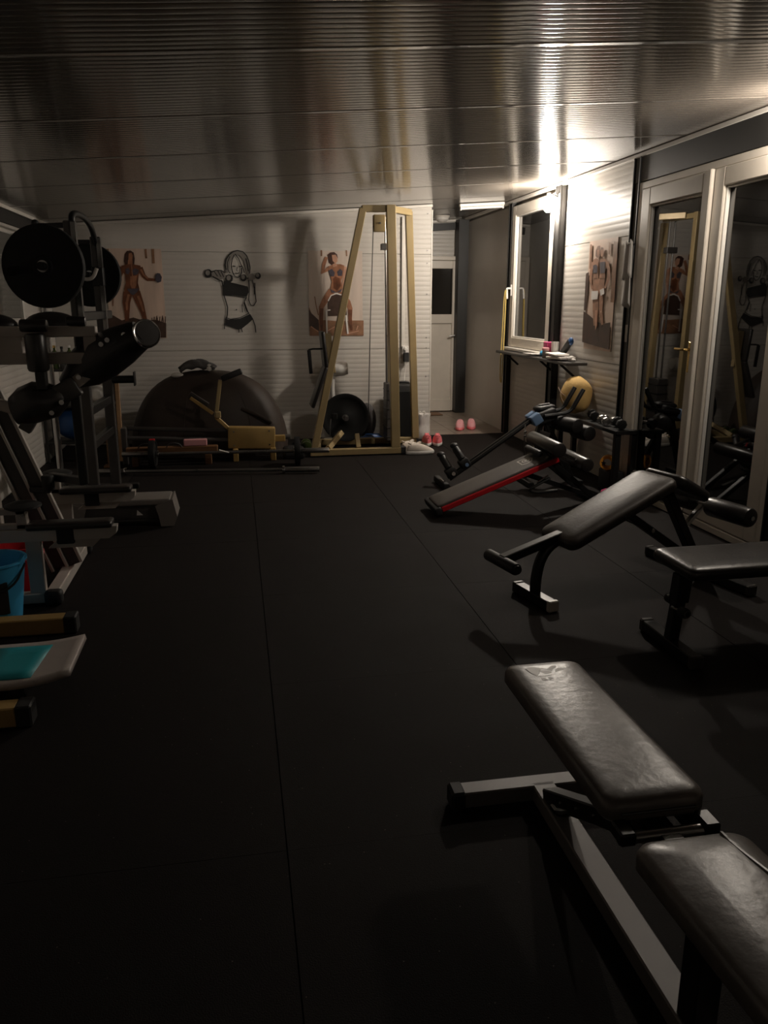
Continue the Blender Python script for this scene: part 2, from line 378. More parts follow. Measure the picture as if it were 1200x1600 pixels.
# pvc door and window
def sash(y0, y1, z0, z1, fw, parent, x=XR, deep=.05, bead=True):
    """one glazed pvc sash: frame bars, bright glazing bead, dark night pane"""
    fx = x-deep/2-.005; d = deep
    for nm, c, dd in (('stile', (fx, y0+fw/2, (z0+z1)/2), (d, fw, z1-z0)), ('stile', (fx, y1-fw/2, (z0+z1)/2), (d, fw, z1-z0)),
                      ('rail', (fx, (y0+y1)/2, z0+fw/2), (d, y1-y0-2*fw, fw)), ('rail', (fx, (y0+y1)/2, z1-fw/2), (d, y1-y0-2*fw, fw))):
        G().box(c, dd, bev=.006).obj(nm, 'pvc', parent)
    gx = x-.012
    G().box((gx+.006, (y0+y1)/2, (z0+z1)/2), (.010, y1-y0-2*fw+.01, z1-z0-2*fw+.01)).obj('pane', 'night_glass', parent, 0)
    b = .014
    g = G()
    for c, dd in (((gx-.014, y0+fw+b/2, (z0+z1)/2), (.026, b, z1-z0-2*fw)), ((gx-.014, y1-fw-b/2, (z0+z1)/2), (.026, b, z1-z0-2*fw)),
                  ((gx-.014, (y0+y1)/2, z0+fw+b/2), (.026, y1-y0-2*fw, b)), ((gx-.014, (y0+y1)/2, z1-fw-b/2), (.026, y1-y0-2*fw, b))): g.box(c, dd, bev=.003)
    g.obj('glazing_bead', 'pvc_edge', parent)
d2 = thing('door_2', 'tall glazed double door with cream plastic frame on the right wall', 'door', (XR, 4.95, 0), kind='structure')
for c, dd in (((XR-.02, 5.83, 1.16), (.06, .05, 2.28)), ((XR-.02, 4.055, 1.16), (.06, .05, 2.28)), ((XR-.02, 4.94, 2.275), (.06, 1.75, .05)), ((XR-.02, 4.94, .03), (.07, 1.75, .05))):
    G().box(c, dd, bev=.005).obj('door_frame', 'pvc', d2)
sash(4.88, 5.80, .06, 2.25, .12, d2); sash(4.08, 4.87, .06, 2.25, .11, d2)
G().box((XR-.075, 4.885, 1.16), (.03, .055, 2.18), bev=.006).obj('meeting_stile', 'pvc', d2)
h = G().box((XR-.068, 4.945, 1.10), (.014, .03, .20), bev=.004).obj('handle_plate', 'brass', d2)
G().tube([(XR-.07, 4.945, 1.15), (XR-.11, 4.945, 1.15), (XR-.115, 4.955, 1.15), (XR-.115, 5.05, 1.15)], .009, 8, 1).obj('handle', 'brass', h)
w1 = thing('window_1', 'cream framed window on the right wall beside the corridor', 'window', (XR, 8.09, .97), kind='structure')
sash(7.50, 8.68, .985, 2.44, .10, w1, deep=.045)
hp = G().box((XR-.055, 8.63, 1.58), (.012, .03, .12), bev=.004).obj('handle_plate', 'white_plastic', w1)
G().tube([(XR-.06, 8.63, 1.60), (XR-.10, 8.63, 1.60), (XR-.105, 8.62, 1.59), (XR-.105, 8.60, 1.49)], .011, 8, 1).obj('handle', 'white_plastic', hp)
G().box((XR-.05, 8.09, .965), (.11, 1.20, .03), bev=.005).obj('window_sill', 'pvc_edge', w1)
w2 = thing('window_2', 'pale framed pane on the left wall behind the plates', 'window', (XL, 6.7, 1.3), kind='structure')
G().box((XL+.022, 6.6, 1.66), (.012, 1.7, .66)).obj('pane', 'mirror_glass', w2, 0)
G().box((XL+.022, 7.46, 1.66), (.03, .03, .70), bev=.004).obj('frame', 'white_trim', w2)
d1 = thing('door_1', 'white plastic door with dark glass at the corridor end', 'door', (2.53, YE, 0), kind='structure')
y = YE-.03
for c, dd in (((2.985, y, 1.02), (.03, .07, 2.04)), ((2.13, y, 1.02), (.06, .07, 2.04)), ((2.56, y, 2.015), (.83, .07, .05))):
    G().box(c, dd, bev=.004).obj('door_frame', 'pvc', d1)
for nm, c, dd in (('stile', (2.915, y-.005, 1.0), (.11, .06, 1.97)), ('stile', (2.205, y-.005, 1.0), (.09, .06, 1.97)), ('rail', (2.555, y-.005, 1.935), (.61, .06, .10)), ('rail', (2.555, y-.005, 1.24), (.61, .06, .12)), ('rail', (2.555, y-.005, .09), (.61, .06, .16))):
    G().box(c, dd, bev=.005).obj(nm, 'pvc', d1)
G().box((2.555, y+.005, 1.595), (.62, .012, .60)).obj('pane', 'night_glass', d1, 0)
G().box((2.555, y+.004, .675), (.62, .02, 1.02), bev=.004).obj('door_panel', 'pvc', d1)
hp = G().box((2.925, y-.04, 1.0), (.035, .012, .20), bev=.005).obj('handle_plate', 'white_plastic', d1)
G().tube([(2.925, y-.045, 1.03), (2.925, y-.085, 1.03), (2.915, y-.09, 1.03), (2.81, y-.09, 1.015)], .010, 8, 1).obj('handle', 'steel', hp)
G().cyl((2.925, y-.044, .93), (2.925, y-.05, .93), .010, n=10).obj('keyhole', 'black_paint', hp)
# ------------------------------------------------------------------ lamps
def wall_lamp(y, label, bm):
    t = thing('wall_lamp', label, 'lamp', (XR-.05, y, 2.36), group='bulb lamps on the right wall')
    G().box((XR-.052, y, 2.36), (.02, .08, .12), bev=.005).obj('backplate', 'steel_dark', t)
    G().tube([(XR-.06, y, 2.38), (XR-.10, y, 2.40), (XR-.13, y, 2.415), (XR-.15, y, 2.405)], .010, 8, 1).obj('arm', 'steel_dark', t)
    G().cyl((XR-.15, y, 2.372), (XR-.15, y, 2.422), .020, .018, 12, .003).obj('socket', 'white_plastic', t)
    c = (XR-.15, y, 2.365)
    G().lathe([(0, -.112), (.016, -.110), (.031, -.10), (.041, -.082), (.043, -.065), (.038, -.045), (.028, -.025), (.020, -.006), (.018, .006), (0, .007)], c, (0, 0, 1), 20).obj('bulb', bm, t)
wall_lamp(7.405, 'glowing bulb lamp on the column beside the window', 'bulb_far')
wall_lamp(3.975, 'glowing bulb lamp above the near edge of the glazed door', 'bulb_near')
tb = thing('ceiling_light', 'unlit white tube light on the corridor ceiling', 'light', (2.67, 8.83, ceilz(2.67)))
rt = Euler((0, -SL, 0)).to_matrix().to_4x4()
G().box((2.67, 8.83, ceilz(2.67)-.022), (.50, .05, .032), rot=rt, bev=.004).obj('housing', 'white_trim', tb)
G().cyl((2.44, 8.83, ceilz(2.44)-.052), (2.90, 8.83, ceilz(2.90)-.052), .014, n=12).obj('tube', 'tube_off', tb)
for x in (2.435, 2.905): G().box((x, 8.83, ceilz(x)-.05), (.014, .036, .045), bev=.003).obj('end_holder', 'white_plastic', tb)
dl = thing('ceiling_lamp', 'small round white ceiling lamp deep in the corridor', 'lamp', (2.55, 10.1, ceilz(2.55)))
G().cyl((2.55, 10.1, ceilz(2.55)-.004), (2.55, 10.1, ceilz(2.55)-.03), .10, .09, 20, .006).obj('base', 'white_trim', dl)
G().lathe([(.085, 0), (.08, -.02), (.05, -.045), (0, -.055)], (2.55, 10.1, ceilz(2.55)-.03), (0, 0, 1), 20).obj('diffuser', 'white_plastic', dl)
# ------------------------------------------------------------------ foreground bench
bx = .845
A = thing('weight_bench', 'black padded adjustable bench with grey floor frame nearest the camera', 'bench', (bx, 1.4, 0))
bk = G().pad(frame((bx-.005, 1.71, .375), (0, 1, -.01)), .70, .238, .055, cr=.035, puff=.004, W2=.232).obj('backrest', 'leather_worn', A, 50)
fr = frame((bx-.005, 1.71, .375), (0, 1, -.01))
G().tube([fr @ Vector((-.352, y_, .026)) for y_ in (-.085, 0, .085)], .003, 6).obj('seam_or_crease_glint', 'leather', bk)
# faded printed emblem and letters near the far end of the backrest
def flat(pts, m, parent, name, f, z):
    g = G(); g.b.faces.new([g.b.verts.new(f @ Vector((x, y_, z))) for x, y_ in pts]); return g.obj(name, m, parent, 0)
zt = .0592
lg = lambda u, v: (.345-v, .119-u)      # u across from the left edge, v from the far end
def logo(pts, zz=zt): flat([lg(*p) for p in pts], 'logo', bk, 'printed_emblem', fr, zz)
logo([(.055, .045), (.098, .062), (.085, .085), (.075, .098), (.062, .080)])
logo([(.055, .045), (.075, .040), (.112, .058), (.118, .066), (.098, .061)])
logo([(.086, .066), (.118, .071), (.122, .088), (.098, .092)])
logo([(.116, .062), (.138, .042), (.150, .046), (.146, .056), (.134, .064), (.124, .080)])
logo([(.150, .060), (.162, .062), (.165, .074), (.150, .078), (.132, .086), (.136, .072)])
logo([(.062, .083), (.076, .101), (.100, .102), (.122, .098), (.100, .106), (.074, .106)])
for i, ch in enumerate(('E', 'F', 'I', 'T')):
    u0 = .078+i*.021; v0, v1 = .112, .130; w_ = .015; s_ = .0042
    bars = {'E': [(0, 0, w_, s_), (0, .0069, w_*.85, .0069+s_), (0, .018-s_, w_, .018), (0, 0, s_, .018)], 'F': [(0, 0, w_, s_), (0, .0072, w_*.8, .0072+s_), (0, 0, s_, .018)],
            'I': [(.005, 0, .010, .018)], 'T': [(0, 0, w_, s_), (.0052, 0, .0098, .018)]}[ch]
    g = G()
    for q, (a, b, c, d) in enumerate(bars):
        g.b.faces.new([g.b.verts.new(fr @ Vector((*lg(u0+uu, v0+vv), zt+.0002*q))) for uu, vv in ((a, b), (c, b), (c, d), (a, d))])
    g.obj('printed_letter', 'logo', bk, 0) if i < 2 else g.b.free()
st = G().pad(frame((bx-.005, 1.02, .385), (0, -1, .06)), .46, .245, .055, cr=.04, puff=.012).obj('seat', 'leather_worn', A, 50)
G().tube([(bx+.06, 1.235, .430), (bx+.055, 1.18, .438), (bx+.070, 1.08, .445), (bx+.085, .96, .450), (bx+.09, .84, .455)], .005, 6, 2).obj('seam_or_crease_glint', 'leather_worn', st)  # thin tube stands in for the highlight along a seat crease
G().beam((bx, 2.00, .035), (bx, .55, .035), .07, .05).obj('base_beam', 'bench_grey', A)
G().beam((bx-.25, 2.01, .035), (bx+.25, 2.01, .035), .06, .05).obj('crossbar', 'bench_grey', A)
for s in (-1, 1): G().box((bx+s*.262, 2.01, .033), (.045, .07, .062), bev=.008).obj('end_cap', 'black_rubber', A)
G().beam((bx-.22, .56, .035), (bx+.22, .56, .035), .06, .05).obj('crossbar', 'bench_grey', A)
G().beam((bx, 1.93, .055), (bx, 1.36, .345), .05, .05).obj('back_strut', 'black_paint', A)
G().beam((bx, 1.16, .05), (bx, 1.16, .375), .055, .06).obj('seat_post', 'black_paint', A)
G().beam((bx, .75, .05), (bx, .80, .375), .05, .05).obj('seat_post', 'black_paint', A)
G().beam((bx, 1.40, .362), (bx, .84, .372), .05, .03).obj('seat_rail', 'black_paint', A)
for s in (-1, 1): G().beam((bx+s*.075, 1.95, .362), (bx+s*.075, 1.33, .362), .03, .028).obj('back_rail', 'black_paint', A)
G().cyl((bx-.11, 1.325, .372), (bx+.11, 1.325, .372), .013, n=12).obj('hinge_tube', 'steel', A)
for s in (-1, 1): G().box((bx+s*.095, 1.335, .378), (.035, .055, .03), bev=.004).obj('hinge_bracket', 'black_paint', A)
G().tube([(bx, 1.72, .155), (bx-.03, 1.80, .09), (bx-.02, 1.86, .07)], .012, 8, 1).obj('adjuster', 'chrome', A)
for z_, y_ in ((.115, 1.82), (.165, 1.72), (.215, 1.62)): G().cyl((bx-.028, y_, z_), (bx+.028, y_, z_), .008, n=8).obj('bolt', 'chrome', A)
# ------------------------------------------------------------------ flat bench on the right
by = 2.93
B = thing('weight_bench', 'flat black padded bench with T foot cut off by the right edge', 'bench', (1.78, by, 0))
G().pad(frame((2.30, by, .365), (1, .012, 0)), 1.10, .33, .05, cr=.035, puff=.006).obj('seat', 'leather', B, 50)
G().beam((1.82, by, .345), (2.72, by, .345), .05, .045).obj('top_rail', 'black_paint', B)
for x in (1.785, 2.70):
    G().beam((x, by-.19, .03), (x, by+.19, .03), .055, .05).obj('foot_bar', 'black_paint', B)
    for s in (-1, 1): G().box((x, by+s*.203, .031), (.06, .03, .058), bev=.006).obj('end_cap', 'grey_dark', B)
    G().beam((x+.005, by, .05), (x+.03, by, .33), .05, .045, up=(0, 1, 0)).obj('post', 'black_paint', B)
    G().beam((x+.022, by, .22), (x+.032, by, .34), .064, .06, up=(0, 1, 0)).obj('sleeve', 'black_paint', B)
kb = G().cyl((1.76, by-.03, .205), (1.775, by-.085, .205), .008, n=10).obj('adjuster_pin', 'chrome', B)
G().cyl((1.772, by-.075, .205), (1.782, by-.112, .205), .022, .022, 16, .004).obj('knob', 'black_rubber', kb)
G().lathe([(.012, 0), (.018, 0), (.018, .002), (.012, .002)], (1.783, by-.114, .205), (.2, -1, 0), 16).obj('knob_ring', 'steel', kb)
G().cyl((1.80, by+.03, .21), (1.80, by+.075, .21), .020, .020, 12, .003).obj('knob', 'black_rubber', B)
# ------------------------------------------------------------------ incline sit-up bench with leg rollers
ca = math.atan2(.23, .97)
Cb = thing('situp_bench', 'black sit-up bench with humped pad, curved front leg and leg rollers', 'bench', (1.415, 3.575, 0), ca)
L = dict(parent=Cb, local=True)
p0, p1 = Vector((.13, 0, .285)), Vector((.73, 0, .54))
G().pad(frame((p0+p1)/2, p1-p0), (p1-p0).length+.04, .285, .055, cr=.05, puff=.012, W2=.30).obj('backrest', 'leather_matte', smooth=50, **L)
G().pad(frame((.845, 0, .50), (.22, 0, -.12)), .25, .30, .055, cr=.05, puff=.010).obj('seat', 'leather', smooth=50, **L)
G().tube([(.30, .146, .395), (.40, .05, .459), (.43, -.05, .470), (.40, -.14, .455), (.41, -.149, .42)], .003, 6, 2).obj('seam_cord', 'grey_dark', **L)
G().beam((-.20, 0, .245), (.80, 0, .50), .05, .045).obj('main_beam', 'black_paint', **L)
ft = G().cyl((-.20, -.13, .235), (-.20, .13, .235), .030, n=16, bev=.006).obj('handle_roller', 'foam', **L)
G().cyl((-.20, -.14, .235), (-.20, -.13, .235), .022, n=12).obj('roller_cap', 'black_rubber', ft, local=True)
G().tube([(0, 0, .05), (.0, 0, .12), (.02, 0, .22), (.07, 0, .285), (.16, 0, .325)], .028, 14, 2).obj('front_leg', 'black_paint', **L)
G().beam((0, -.14, .028), (0, .14, .028), .055, .05).obj('foot_bar', 'black_paint', **L)
for s, m_ in ((-1, 'grey_light'), (1, 'grey_dark')): G().box((0, s*.152, .029), (.06, .028, .056), bev=.006).obj('end_cap', m_, **L)
G().beam((1.06, -.36, .028), (1.06, .36, .028), .055, .05).obj('rear_bar', 'black_paint', **L)
for s in (-1, 1): G().box((1.06, s*.372, .029), (.06, .028, .056), bev=.006).obj('end_cap', 'grey_dark', **L)
G().beam((.80, 0, .48), (1.06, 0, .05), .055, .05).obj('rear_leg', 'black_paint', **L)
G().beam((.52, 0, .41), (1.04, 0, .07), .045, .04).obj('strut', 'black_paint', **L)
G().cyl((.60, .11, .36), (.60, -.02, .355), .022, n=12, bev=.004).obj('adjuster', 'black_paint', **L)
G().cyl((.70, -.03, .295), (.70, .03, .295), .012, n=10).obj('bolt', 'chrome', **L)
G().beam((.93, 0, .275), (1.06, 0, .40), .028, .028).obj('roller_arm', 'chrome', **L)
G().cyl((1.05, -.34, .40), (1.05, .34, .40), .012, n=10).obj('roller_bar', 'chrome', **L)
for a, b in ((-.33, -.05), (.05, .33)): G().cyl((1.05, a, .40), (1.05, b, .40), .052, n=20, bev=.016).obj('roller', 'leather', **L)
# ------------------------------------------------------------------ grey and red decline ab board
D = thing('ab_board', 'grey sloping ab board with red edge and emblem', 'bench', (1.75, 5.35, 0))
q0, q1 = Vector((1.33, 5.35, .055)), Vector((2.19, 5.35, .39)); fb = frame((q0+q1)/2, q1-q0); LB = (q1-q0).length
bd = G().pad(fb, LB, .30, .035, cr=.03, puff=.004, edge=.008).obj('board', 'board_grey', D, 50)
for s in (-1, 1): G().beam(fb @ Vector((-LB/2+.02, s*.158, .004)), fb @ Vector((LB/2-.01, s*.158, .004)), .024, .034).obj('red_rail', 'red', D)
G().box(fb @ Vector((-LB/2-.005, 0, .0)), (.05, .34, .055), rot=fb.to_quaternion().to_matrix().to_4x4(), bev=.012).obj('front_cap', 'black_rubber', D)
def bflat(pts, name, m, z): flat(pts, m, bd, name, fb, z)
ring = lambda rx, ry, n=20, cx=.27: [(cx+rx*math.cos(6.283*k/n), ry*math.sin(6.283*k/n)) for k in range(n)]
shield = lambda s: [(.27-.05*s, .06*s), (.27-.052*s, -.055*s), (.27-.02*s, -.075*s), (.27+.03*s, -.06*s), (.27+.055*s, 0), (.27+.03*s, .062*s)]
bflat(shield(1), 'printed_emblem', 'logo', .0402); bflat(shield(.82), 'printed_emblem', 'board_grey', .0405)
bflat(ring(.030, .036), 'printed_emblem', 'logo', .0408); bflat(ring(.021, .026), 'printed_emblem', 'board_grey', .0411); bflat(ring(.010, .015), 'printed_emblem', 'logo', .0414)
G().cyl((2.14, 5.08, .475), (2.14, 5.62, .475), .052, n=20, bev=.014).obj('knee_roller', 'leather', D)
G().cyl((2.06, 5.24, .425), (2.06, 5.50, .425), .022, n=14, bev=.006).obj('foot_roller', 'foam', D)
G().cyl((2.36, 5.10, .36), (2.36, 5.60, .36), .048, n=20, bev=.014).obj('foot_roller', 'leather', D)
for yy in (5.22, 5.48):
    G().beam((2.10, yy, .40), (2.56, yy, .03), .038, .038).obj('rear_leg', 'black_paint', D)
    G().tube([(2.10, yy, .44), (2.18, yy, .44), (2.36, yy, .36)], .014, 8, 1).obj('roller_bracket', 'chrome', D)
G().beam((1.95, 5.35, .28), (2.45, 5.35, .10), .035, .035).obj('strut', 'black_paint', D)
G().cyl((2.57, 5.12, .022), (2.57, 5.58, .022), .021, n=12).obj('floor_bar', 'black_paint', D)
for yy in (5.10, 5.60): G().cyl((2.57, yy-.02, .023), (2.57, yy+.02, .023), .0225, n=12, bev=.003).obj('end_cap', 'chrome' if yy < 5.3 else 'black_rubber', D)
G().tube([(2.12, 5.19, .26), (2.00, 5.17, .21), (1.96, 5.17, .185), (2.02, 5.17, .165), (2.18, 5.19, .17)], .011, 8, 2).obj('handle', 'black_paint', D)
G().cyl((2.10, 5.17, .285), (2.02, 5.17, .235), .006, n=8).obj('adjuster_pin', 'chrome', D)
# ------------------------------------------------------------------ twin rail ab trainer behind it
E = thing('ab_trainer', 'black twin-rail ab trainer with blue clips and tall bent handles', 'exercise machine', (2.2, 6.2, 0))
r0, r1 = Vector((1.66, 6.2, .06)), Vector((2.34, 6.2, .525))
for dy in (-.028, .028): G().cyl(r0+Vector((0, dy, 0)), r1+Vector((0, dy, 0)), .017, n=12).obj('rail', 'black_paint', E)
G().box((1.60, 6.20, .03), (.05, .34, .05), bev=.01).obj('front_foot', 'black_rubber', E)
G().cyl((1.585, 6.06, .066), (1.585, 6.18, .066), .006, n=8).obj('axle', 'chrome', E)
for i, (x, z) in enumerate(((1.68, .11), (1.79, .18))):
    G().box((x, 6.2, z), (.085, .10, .085), rot=(0, -.6, 0), bev=.016).obj('slider', 'black_rubber', E)
    G().cyl((x+.005, 6.145, z), (x+.005, 6.135, z), .015, n=12).obj('bolt_cap', 'blue_clip' if i else 'grey_paint', E)
    pg = G().cyl((x-.015, 6.20, z+.03), (x-.055, 6.30, z+.115), .030, n=14, bev=.01).obj('foot_peg', 'foam', E)
    G().ball((x-.06, 6.31, z+.13), .036, (1, 1, .7)).obj('peg_knob', 'foam', pg)
for dy in (-.05, .05):
    G().box((2.37+.02*dy, 6.2+dy, .535), (.085, .075, .085), rot=(0, -.6, 0), bev=.012).obj('clip', 'blue_clip', E)
G().box((2.46, 6.2, .555), (.17, .16, .10), rot=(0, -.3, 0), bev=.02).obj('head_block', 'black_rubber', E)
G().pad(frame((2.47, 6.24, .60), (1, .2, .1)), .18, .12, .035, cr=.04).obj('elbow_pad', 'foam', E, 50)
for dy in (-.10, .07):
    G().tube([(2.42, 6.2+dy, .565), (2.52, 6.2+dy, .575), (2.63, 6.2+dy, .59), (2.68, 6.2+dy, .66), (2.735, 6.2+dy, .765)], .015, 10, 2).obj('handle', 'black_paint', E)
    G().cyl((2.655, 6.2+dy, .62), (2.74, 6.2+dy, .775), .0185, n=12, bev=.004).obj('grip', 'foam', E)
G().beam((2.44, 6.2, .53), (2.30, 6.2, .03), .05, .045).obj('front_leg', 'black_paint', E)
G().beam((2.46, 6.2, .53), (2.72, 6.2, .03), .05, .045).obj('rear_leg', 'black_paint', E)
for x in (2.30, 2.72): G().beam((x, 6.00, .022), (x, 6.40, .022), .045, .042).obj('foot_bar', 'black_paint', E)
G().beam((2.46, 6.2, .50), (2.76, 6.10, .40), .035, .035).obj('roller_arm', 'black_paint', E)
for a, b in (((2.56, 6.16, .50), (2.64, 5.93, .50)), ((2.70, 6.14, .44), (2.74, 5.92, .44))):
    G().cyl(a, b, .062, n=18, bev=.02).obj('roller', 'foam', E)
cb = G().tube([(2.27, 6.12, .50), (2.265, 6.12, .40), (2.27, 6.12, .33), (2.275, 6.12, .22)], .006, 6, 1).obj('chain', 'chrome', E)
for z in (.44, .41): G().ball((2.268, 6.115, z), .013).obj('chain_ball', 'chrome', cb)
G().box((2.40, 6.05, .40), (.09, .03, .10), rot=(0, .3, .2), bev=.006).obj('counter_box', 'grey_dark', E)
# ------------------------------------------------------------------ posters and wall drawing (flat prints)
def crop(x0, y0, k): return lambda p: (x0+p[0]/k, y0+p[1]/k)
def printer(cr, place, parent):
    """shapes traced in the plane of the wall, each a hair in front of the last"""
    lvl = [0]
    def poly(pts, m, name='printed_figure'):
        lvl[0] += 1; g = G(); g.b.faces.new([g.b.verts.new(place(*cr(p), (.0045+lvl[0]*.0003))) for p in pts]); return g.obj(name, m, parent, 0)
    def lines(strokes, m='ink', name='printed_line'):
        lvl[0] += 1
        for w_, pts in strokes:
            g = G(); P = [Vector(cr(p)) for p in pts]; k = w_/2; A = []
            for i, p in enumerate(P):
                t = (P[min(i+1, len(P)-1)]-P[max(i-1, 0)]); n = Vector((-t.y, t.x)).normalized()*k
                A.append([g.b.verts.new(place(p.x+s*n.x, p.y+s*n.y, (.0045+lvl[0]*.0003))) for s in (-1, 1)])
            for a, b in zip(A[:-1], A[1:]): g.b.faces.new((a[0], a[1], b[1], b[0]))
            g.obj(name, m, parent, 0)
    def limb(pts, m, name='printed_figure'):
        n = len(pts); P = [Vector(p[:2]) for p in pts]; Lf = []; Rt = []
        for i, p in enumerate(P):
            t = P[min(i+1, n-1)]-P[max(i-1, 0)]; q = Vector((-t.y, t.x)).normalized()*pts[i][2]/2; Lf.append(p+q); Rt.append(p-q)
        return poly([tuple(p) for p in Lf+Rt[::-1]], m, name)
    return poly, lines, limb
backp = lambda x, y, d: Vector((ony(x, y, YB).x, YB-.003-d, ony(x, y, YB).z))
rightp = lambda x, y, d: Vector((XR-.003-d, onx(x, y, XR).y, onx(x, y, XR).z))
# poster with dumbbell
P1 = thing('poster', 'poster of a muscular woman holding a dumbbell out to the side', 'poster', (-.98, YB-.004, 1.1))
cr = crop(150, 370, 4.444)
G().box((-.98, YB-.0045, 1.535), (.555, .003, .88)).obj('sheet', 'print_paper', P1, 0)
poly, lines, limb = printer(cr, backp, P1)
poly([(58, 550), (120, 545), (180, 580), (260, 560), (340, 585), (400, 575), (430, 580), (488, 600), (488, 700), (58, 700)], 'print_dark', 'printed_ground')
lines([(1.2, [(390+i*13, 600), (388+i*13+(i % 3)*5, 562-(i*7) % 20)]) for i in range(8)], 'print_dark', 'printed_grass')
lines([(3, [(60, 85), (62, 130)]), (4, [(80, 85), (88, 160)]), (3, [(345, 85), (350, 150)]), (4, [(395, 85), (400, 185)]), (2, [(120, 400), (118, 480)])], 'print_brown', 'printed_streak')
poly([(200, 120), (215, 98), (240, 95), (262, 110), (270, 150), (266, 200), (240, 215), (205, 205), (195, 170)], 'hair')
poly([(228, 115), (248, 112), (256, 130), (252, 158), (240, 172), (226, 160)], 'skin_mid')
limb([(238, 160, 30), (238, 200, 34)], 'skin_mid')
limb([(186, 212, 38), (170, 262, 30), (142, 308, 20)], 'skin_dark'); limb([(306, 215, 38), (332, 272, 30), (360, 296, 24), (415, 299, 16)], 'skin_dark')
limb([(224, 385, 66), (212, 455, 54), (216, 520, 36), (217, 585, 28)], 'skin_dark'); limb([(276, 385, 64), (308, 465, 50), (330, 530, 34), (344, 583, 26)], 'skin_dark')
poly([(180, 200), (225, 190), (255, 190), (308, 200), (318, 228), (298, 262), (292, 320), (302, 362), (300, 395), (200, 395), (196, 362), (208, 320), (202, 262), (172, 228)], 'skin_dark')
poly([(238, 275), (284, 270), (282, 335), (272, 358), (248, 358), (240, 335)], 'skin_mid'); limb([(292, 410, 16), (316, 470, 18), (330, 520, 10)], 'skin_mid'); limb([(228, 400, 16), (214, 460, 18), (216, 510, 10)], 'skin_mid'); limb([(312, 225, 14), (334, 268, 12), (360, 290, 8)], 'skin_mid')
poly([(252, 230), (275, 218), (300, 232), (292, 258), (270, 268), (254, 255)], 'bikini'); poly([(205, 225), (228, 215), (238, 240), (225, 262), (207, 255)], 'bikini')
poly([(215, 362), (300, 358), (285, 385), (262, 405), (245, 400)], 'bikini')
lines([(1.6, [(246, 170), (250, 230), (256, 290), (258, 340)])], 'skin_mid')
poly([(415, 265), (425, 252), (445, 255), (458, 280), (452, 312), (430, 320), (412, 300)], 'bikini', 'printed_dumbbell')
# poster with chair
P2 = thing('poster', 'poster of a seated woman astride a chair, partly behind the gold leg', 'poster', (1.06, YB-.004, 1.1))
cr = crop(460, 370, 8.571)
G().box((1.063, YB-.0045, 1.543), (.575, .003, .865)).obj('sheet', 'print_haze', P2, 0)
poly, lines, limb = printer(cr, backp, P2)
poly([(195, 940), (240, 1050), (310, 1110), (600, 1130), (780, 1120), (925, 1120), (925, 1325), (205, 1325)], 'print_brown', 'printed_ground')
poly([(195, 960), (215, 1010), (320, 1110), (330, 1260), (200, 1200)], 'print_dark', 'printed_shadow')
lines([(1.6, [(220, 1200), (320, 1270)]), (1.6, [(440, 1260), (540, 1205)]), (1.4, [(830, 1250), (850, 1190)]), (1.2, [(700, 1300), (860, 1260)])], 'skin_light', 'printed_twig')
lines([(2.5, [(360, 180), (362, 260)]), (2, [(695, 180), (700, 260)]), (1.5, [(270, 800), (290, 920), (320, 1050)])], 'print_brown', 'printed_streak')
poly([(440, 240), (480, 210), (530, 205), (570, 235), (580, 280), (560, 340), (500, 380), (460, 350), (450, 300)], 'hair')
poly([(500, 245), (550, 240), (575, 280), (575, 330), (545, 360), (510, 320)], 'skin_light')
limb([(500, 720, 95), (410, 850, 85), (358, 945, 65), (356, 1100, 55), (366, 1295, 34)], 'skin_mid'); limb([(600, 740, 85), (715, 880, 78), (746, 960, 62), (745, 1100, 50), (768, 1262, 34)], 'skin_mid')
limb([(455, 425, 62), (375, 478, 66), (392, 370, 50), (428, 272, 42)], 'skin_mid'); limb([(668, 400, 56), (674, 560, 50), (640, 745, 44)], 'skin_light')
poly([(450, 395), (530, 370), (610, 365), (668, 385), (655, 500), (625, 590), (642, 690), (560, 750), (475, 705), (500, 600), (468, 500)], 'skin_mid')
poly([(515, 560), (545, 530), (605, 555), (620, 660), (570, 720), (520, 690)], 'skin_dark'); limb([(530, 360, 50), (545, 400, 60)], 'skin_light')
limb([(362, 960, 50), (358, 1100, 46), (366, 1290, 28)], 'skin_dark'); limb([(748, 975, 50), (746, 1100, 42), (766, 1255, 26)], 'skin_dark')
poly([(455, 450), (500, 430), (540, 480), (530, 530), (480, 530)], 'bikini'); poly([(570, 470), (610, 430), (645, 460), (635, 525), (580, 525)], 'bikini')
poly([(480, 700), (560, 745), (640, 690), (620, 740), (500, 750)], 'bikini')
poly([(450, 850), (480, 790), (560, 770), (640, 790), (690, 850), (700, 1050), (450, 1060)], 'print_dark', 'printed_chair')
lines([(2.6, [(425, 980), (435, 1300)]), (2.6, [(690, 1050), (715, 1300)]), (1.8, [(450, 860), (490, 785), (560, 760), (640, 780)]), (1.8, [(425, 985), (480, 980)])], 'paper', 'printed_chair')
# poster of a couple on the right wall
P3 = thing('poster', 'poster of two people side by side on the right wall, glare painted into its colours', 'poster', (XR-.004, 6.5, 1.06))
cr = crop(900, 360, 8.0)
g = G(); q = [rightp(*cr(p), 0) for p in ((158, 175), (545, 125), (438, 1515), (80, 1405))]
zt_, zb_ = 1.955, 1.06; g.prism([(XR-.006, 6.77, zb_), (XR-.006, 6.235, zb_), (XR-.006, 6.235, zt_), (XR-.006, 6.77, zt_)], (.003, 0, 0)); g.obj('sheet', 'print_paper', P3, 0)
poly, lines, limb = printer(cr, lambda x, y, d: rightp(x, y, d+.003), P3)
poly([(108, 1010), (180, 1060), (260, 1130), (340, 1170), (445, 1150), (425, 1490), (90, 1395)], 'print_dark', 'printed_ground')
poly([(140, 540), (175, 520), (165, 780), (135, 1000), (112, 1000)], 'print_dark', 'printed_shadow')
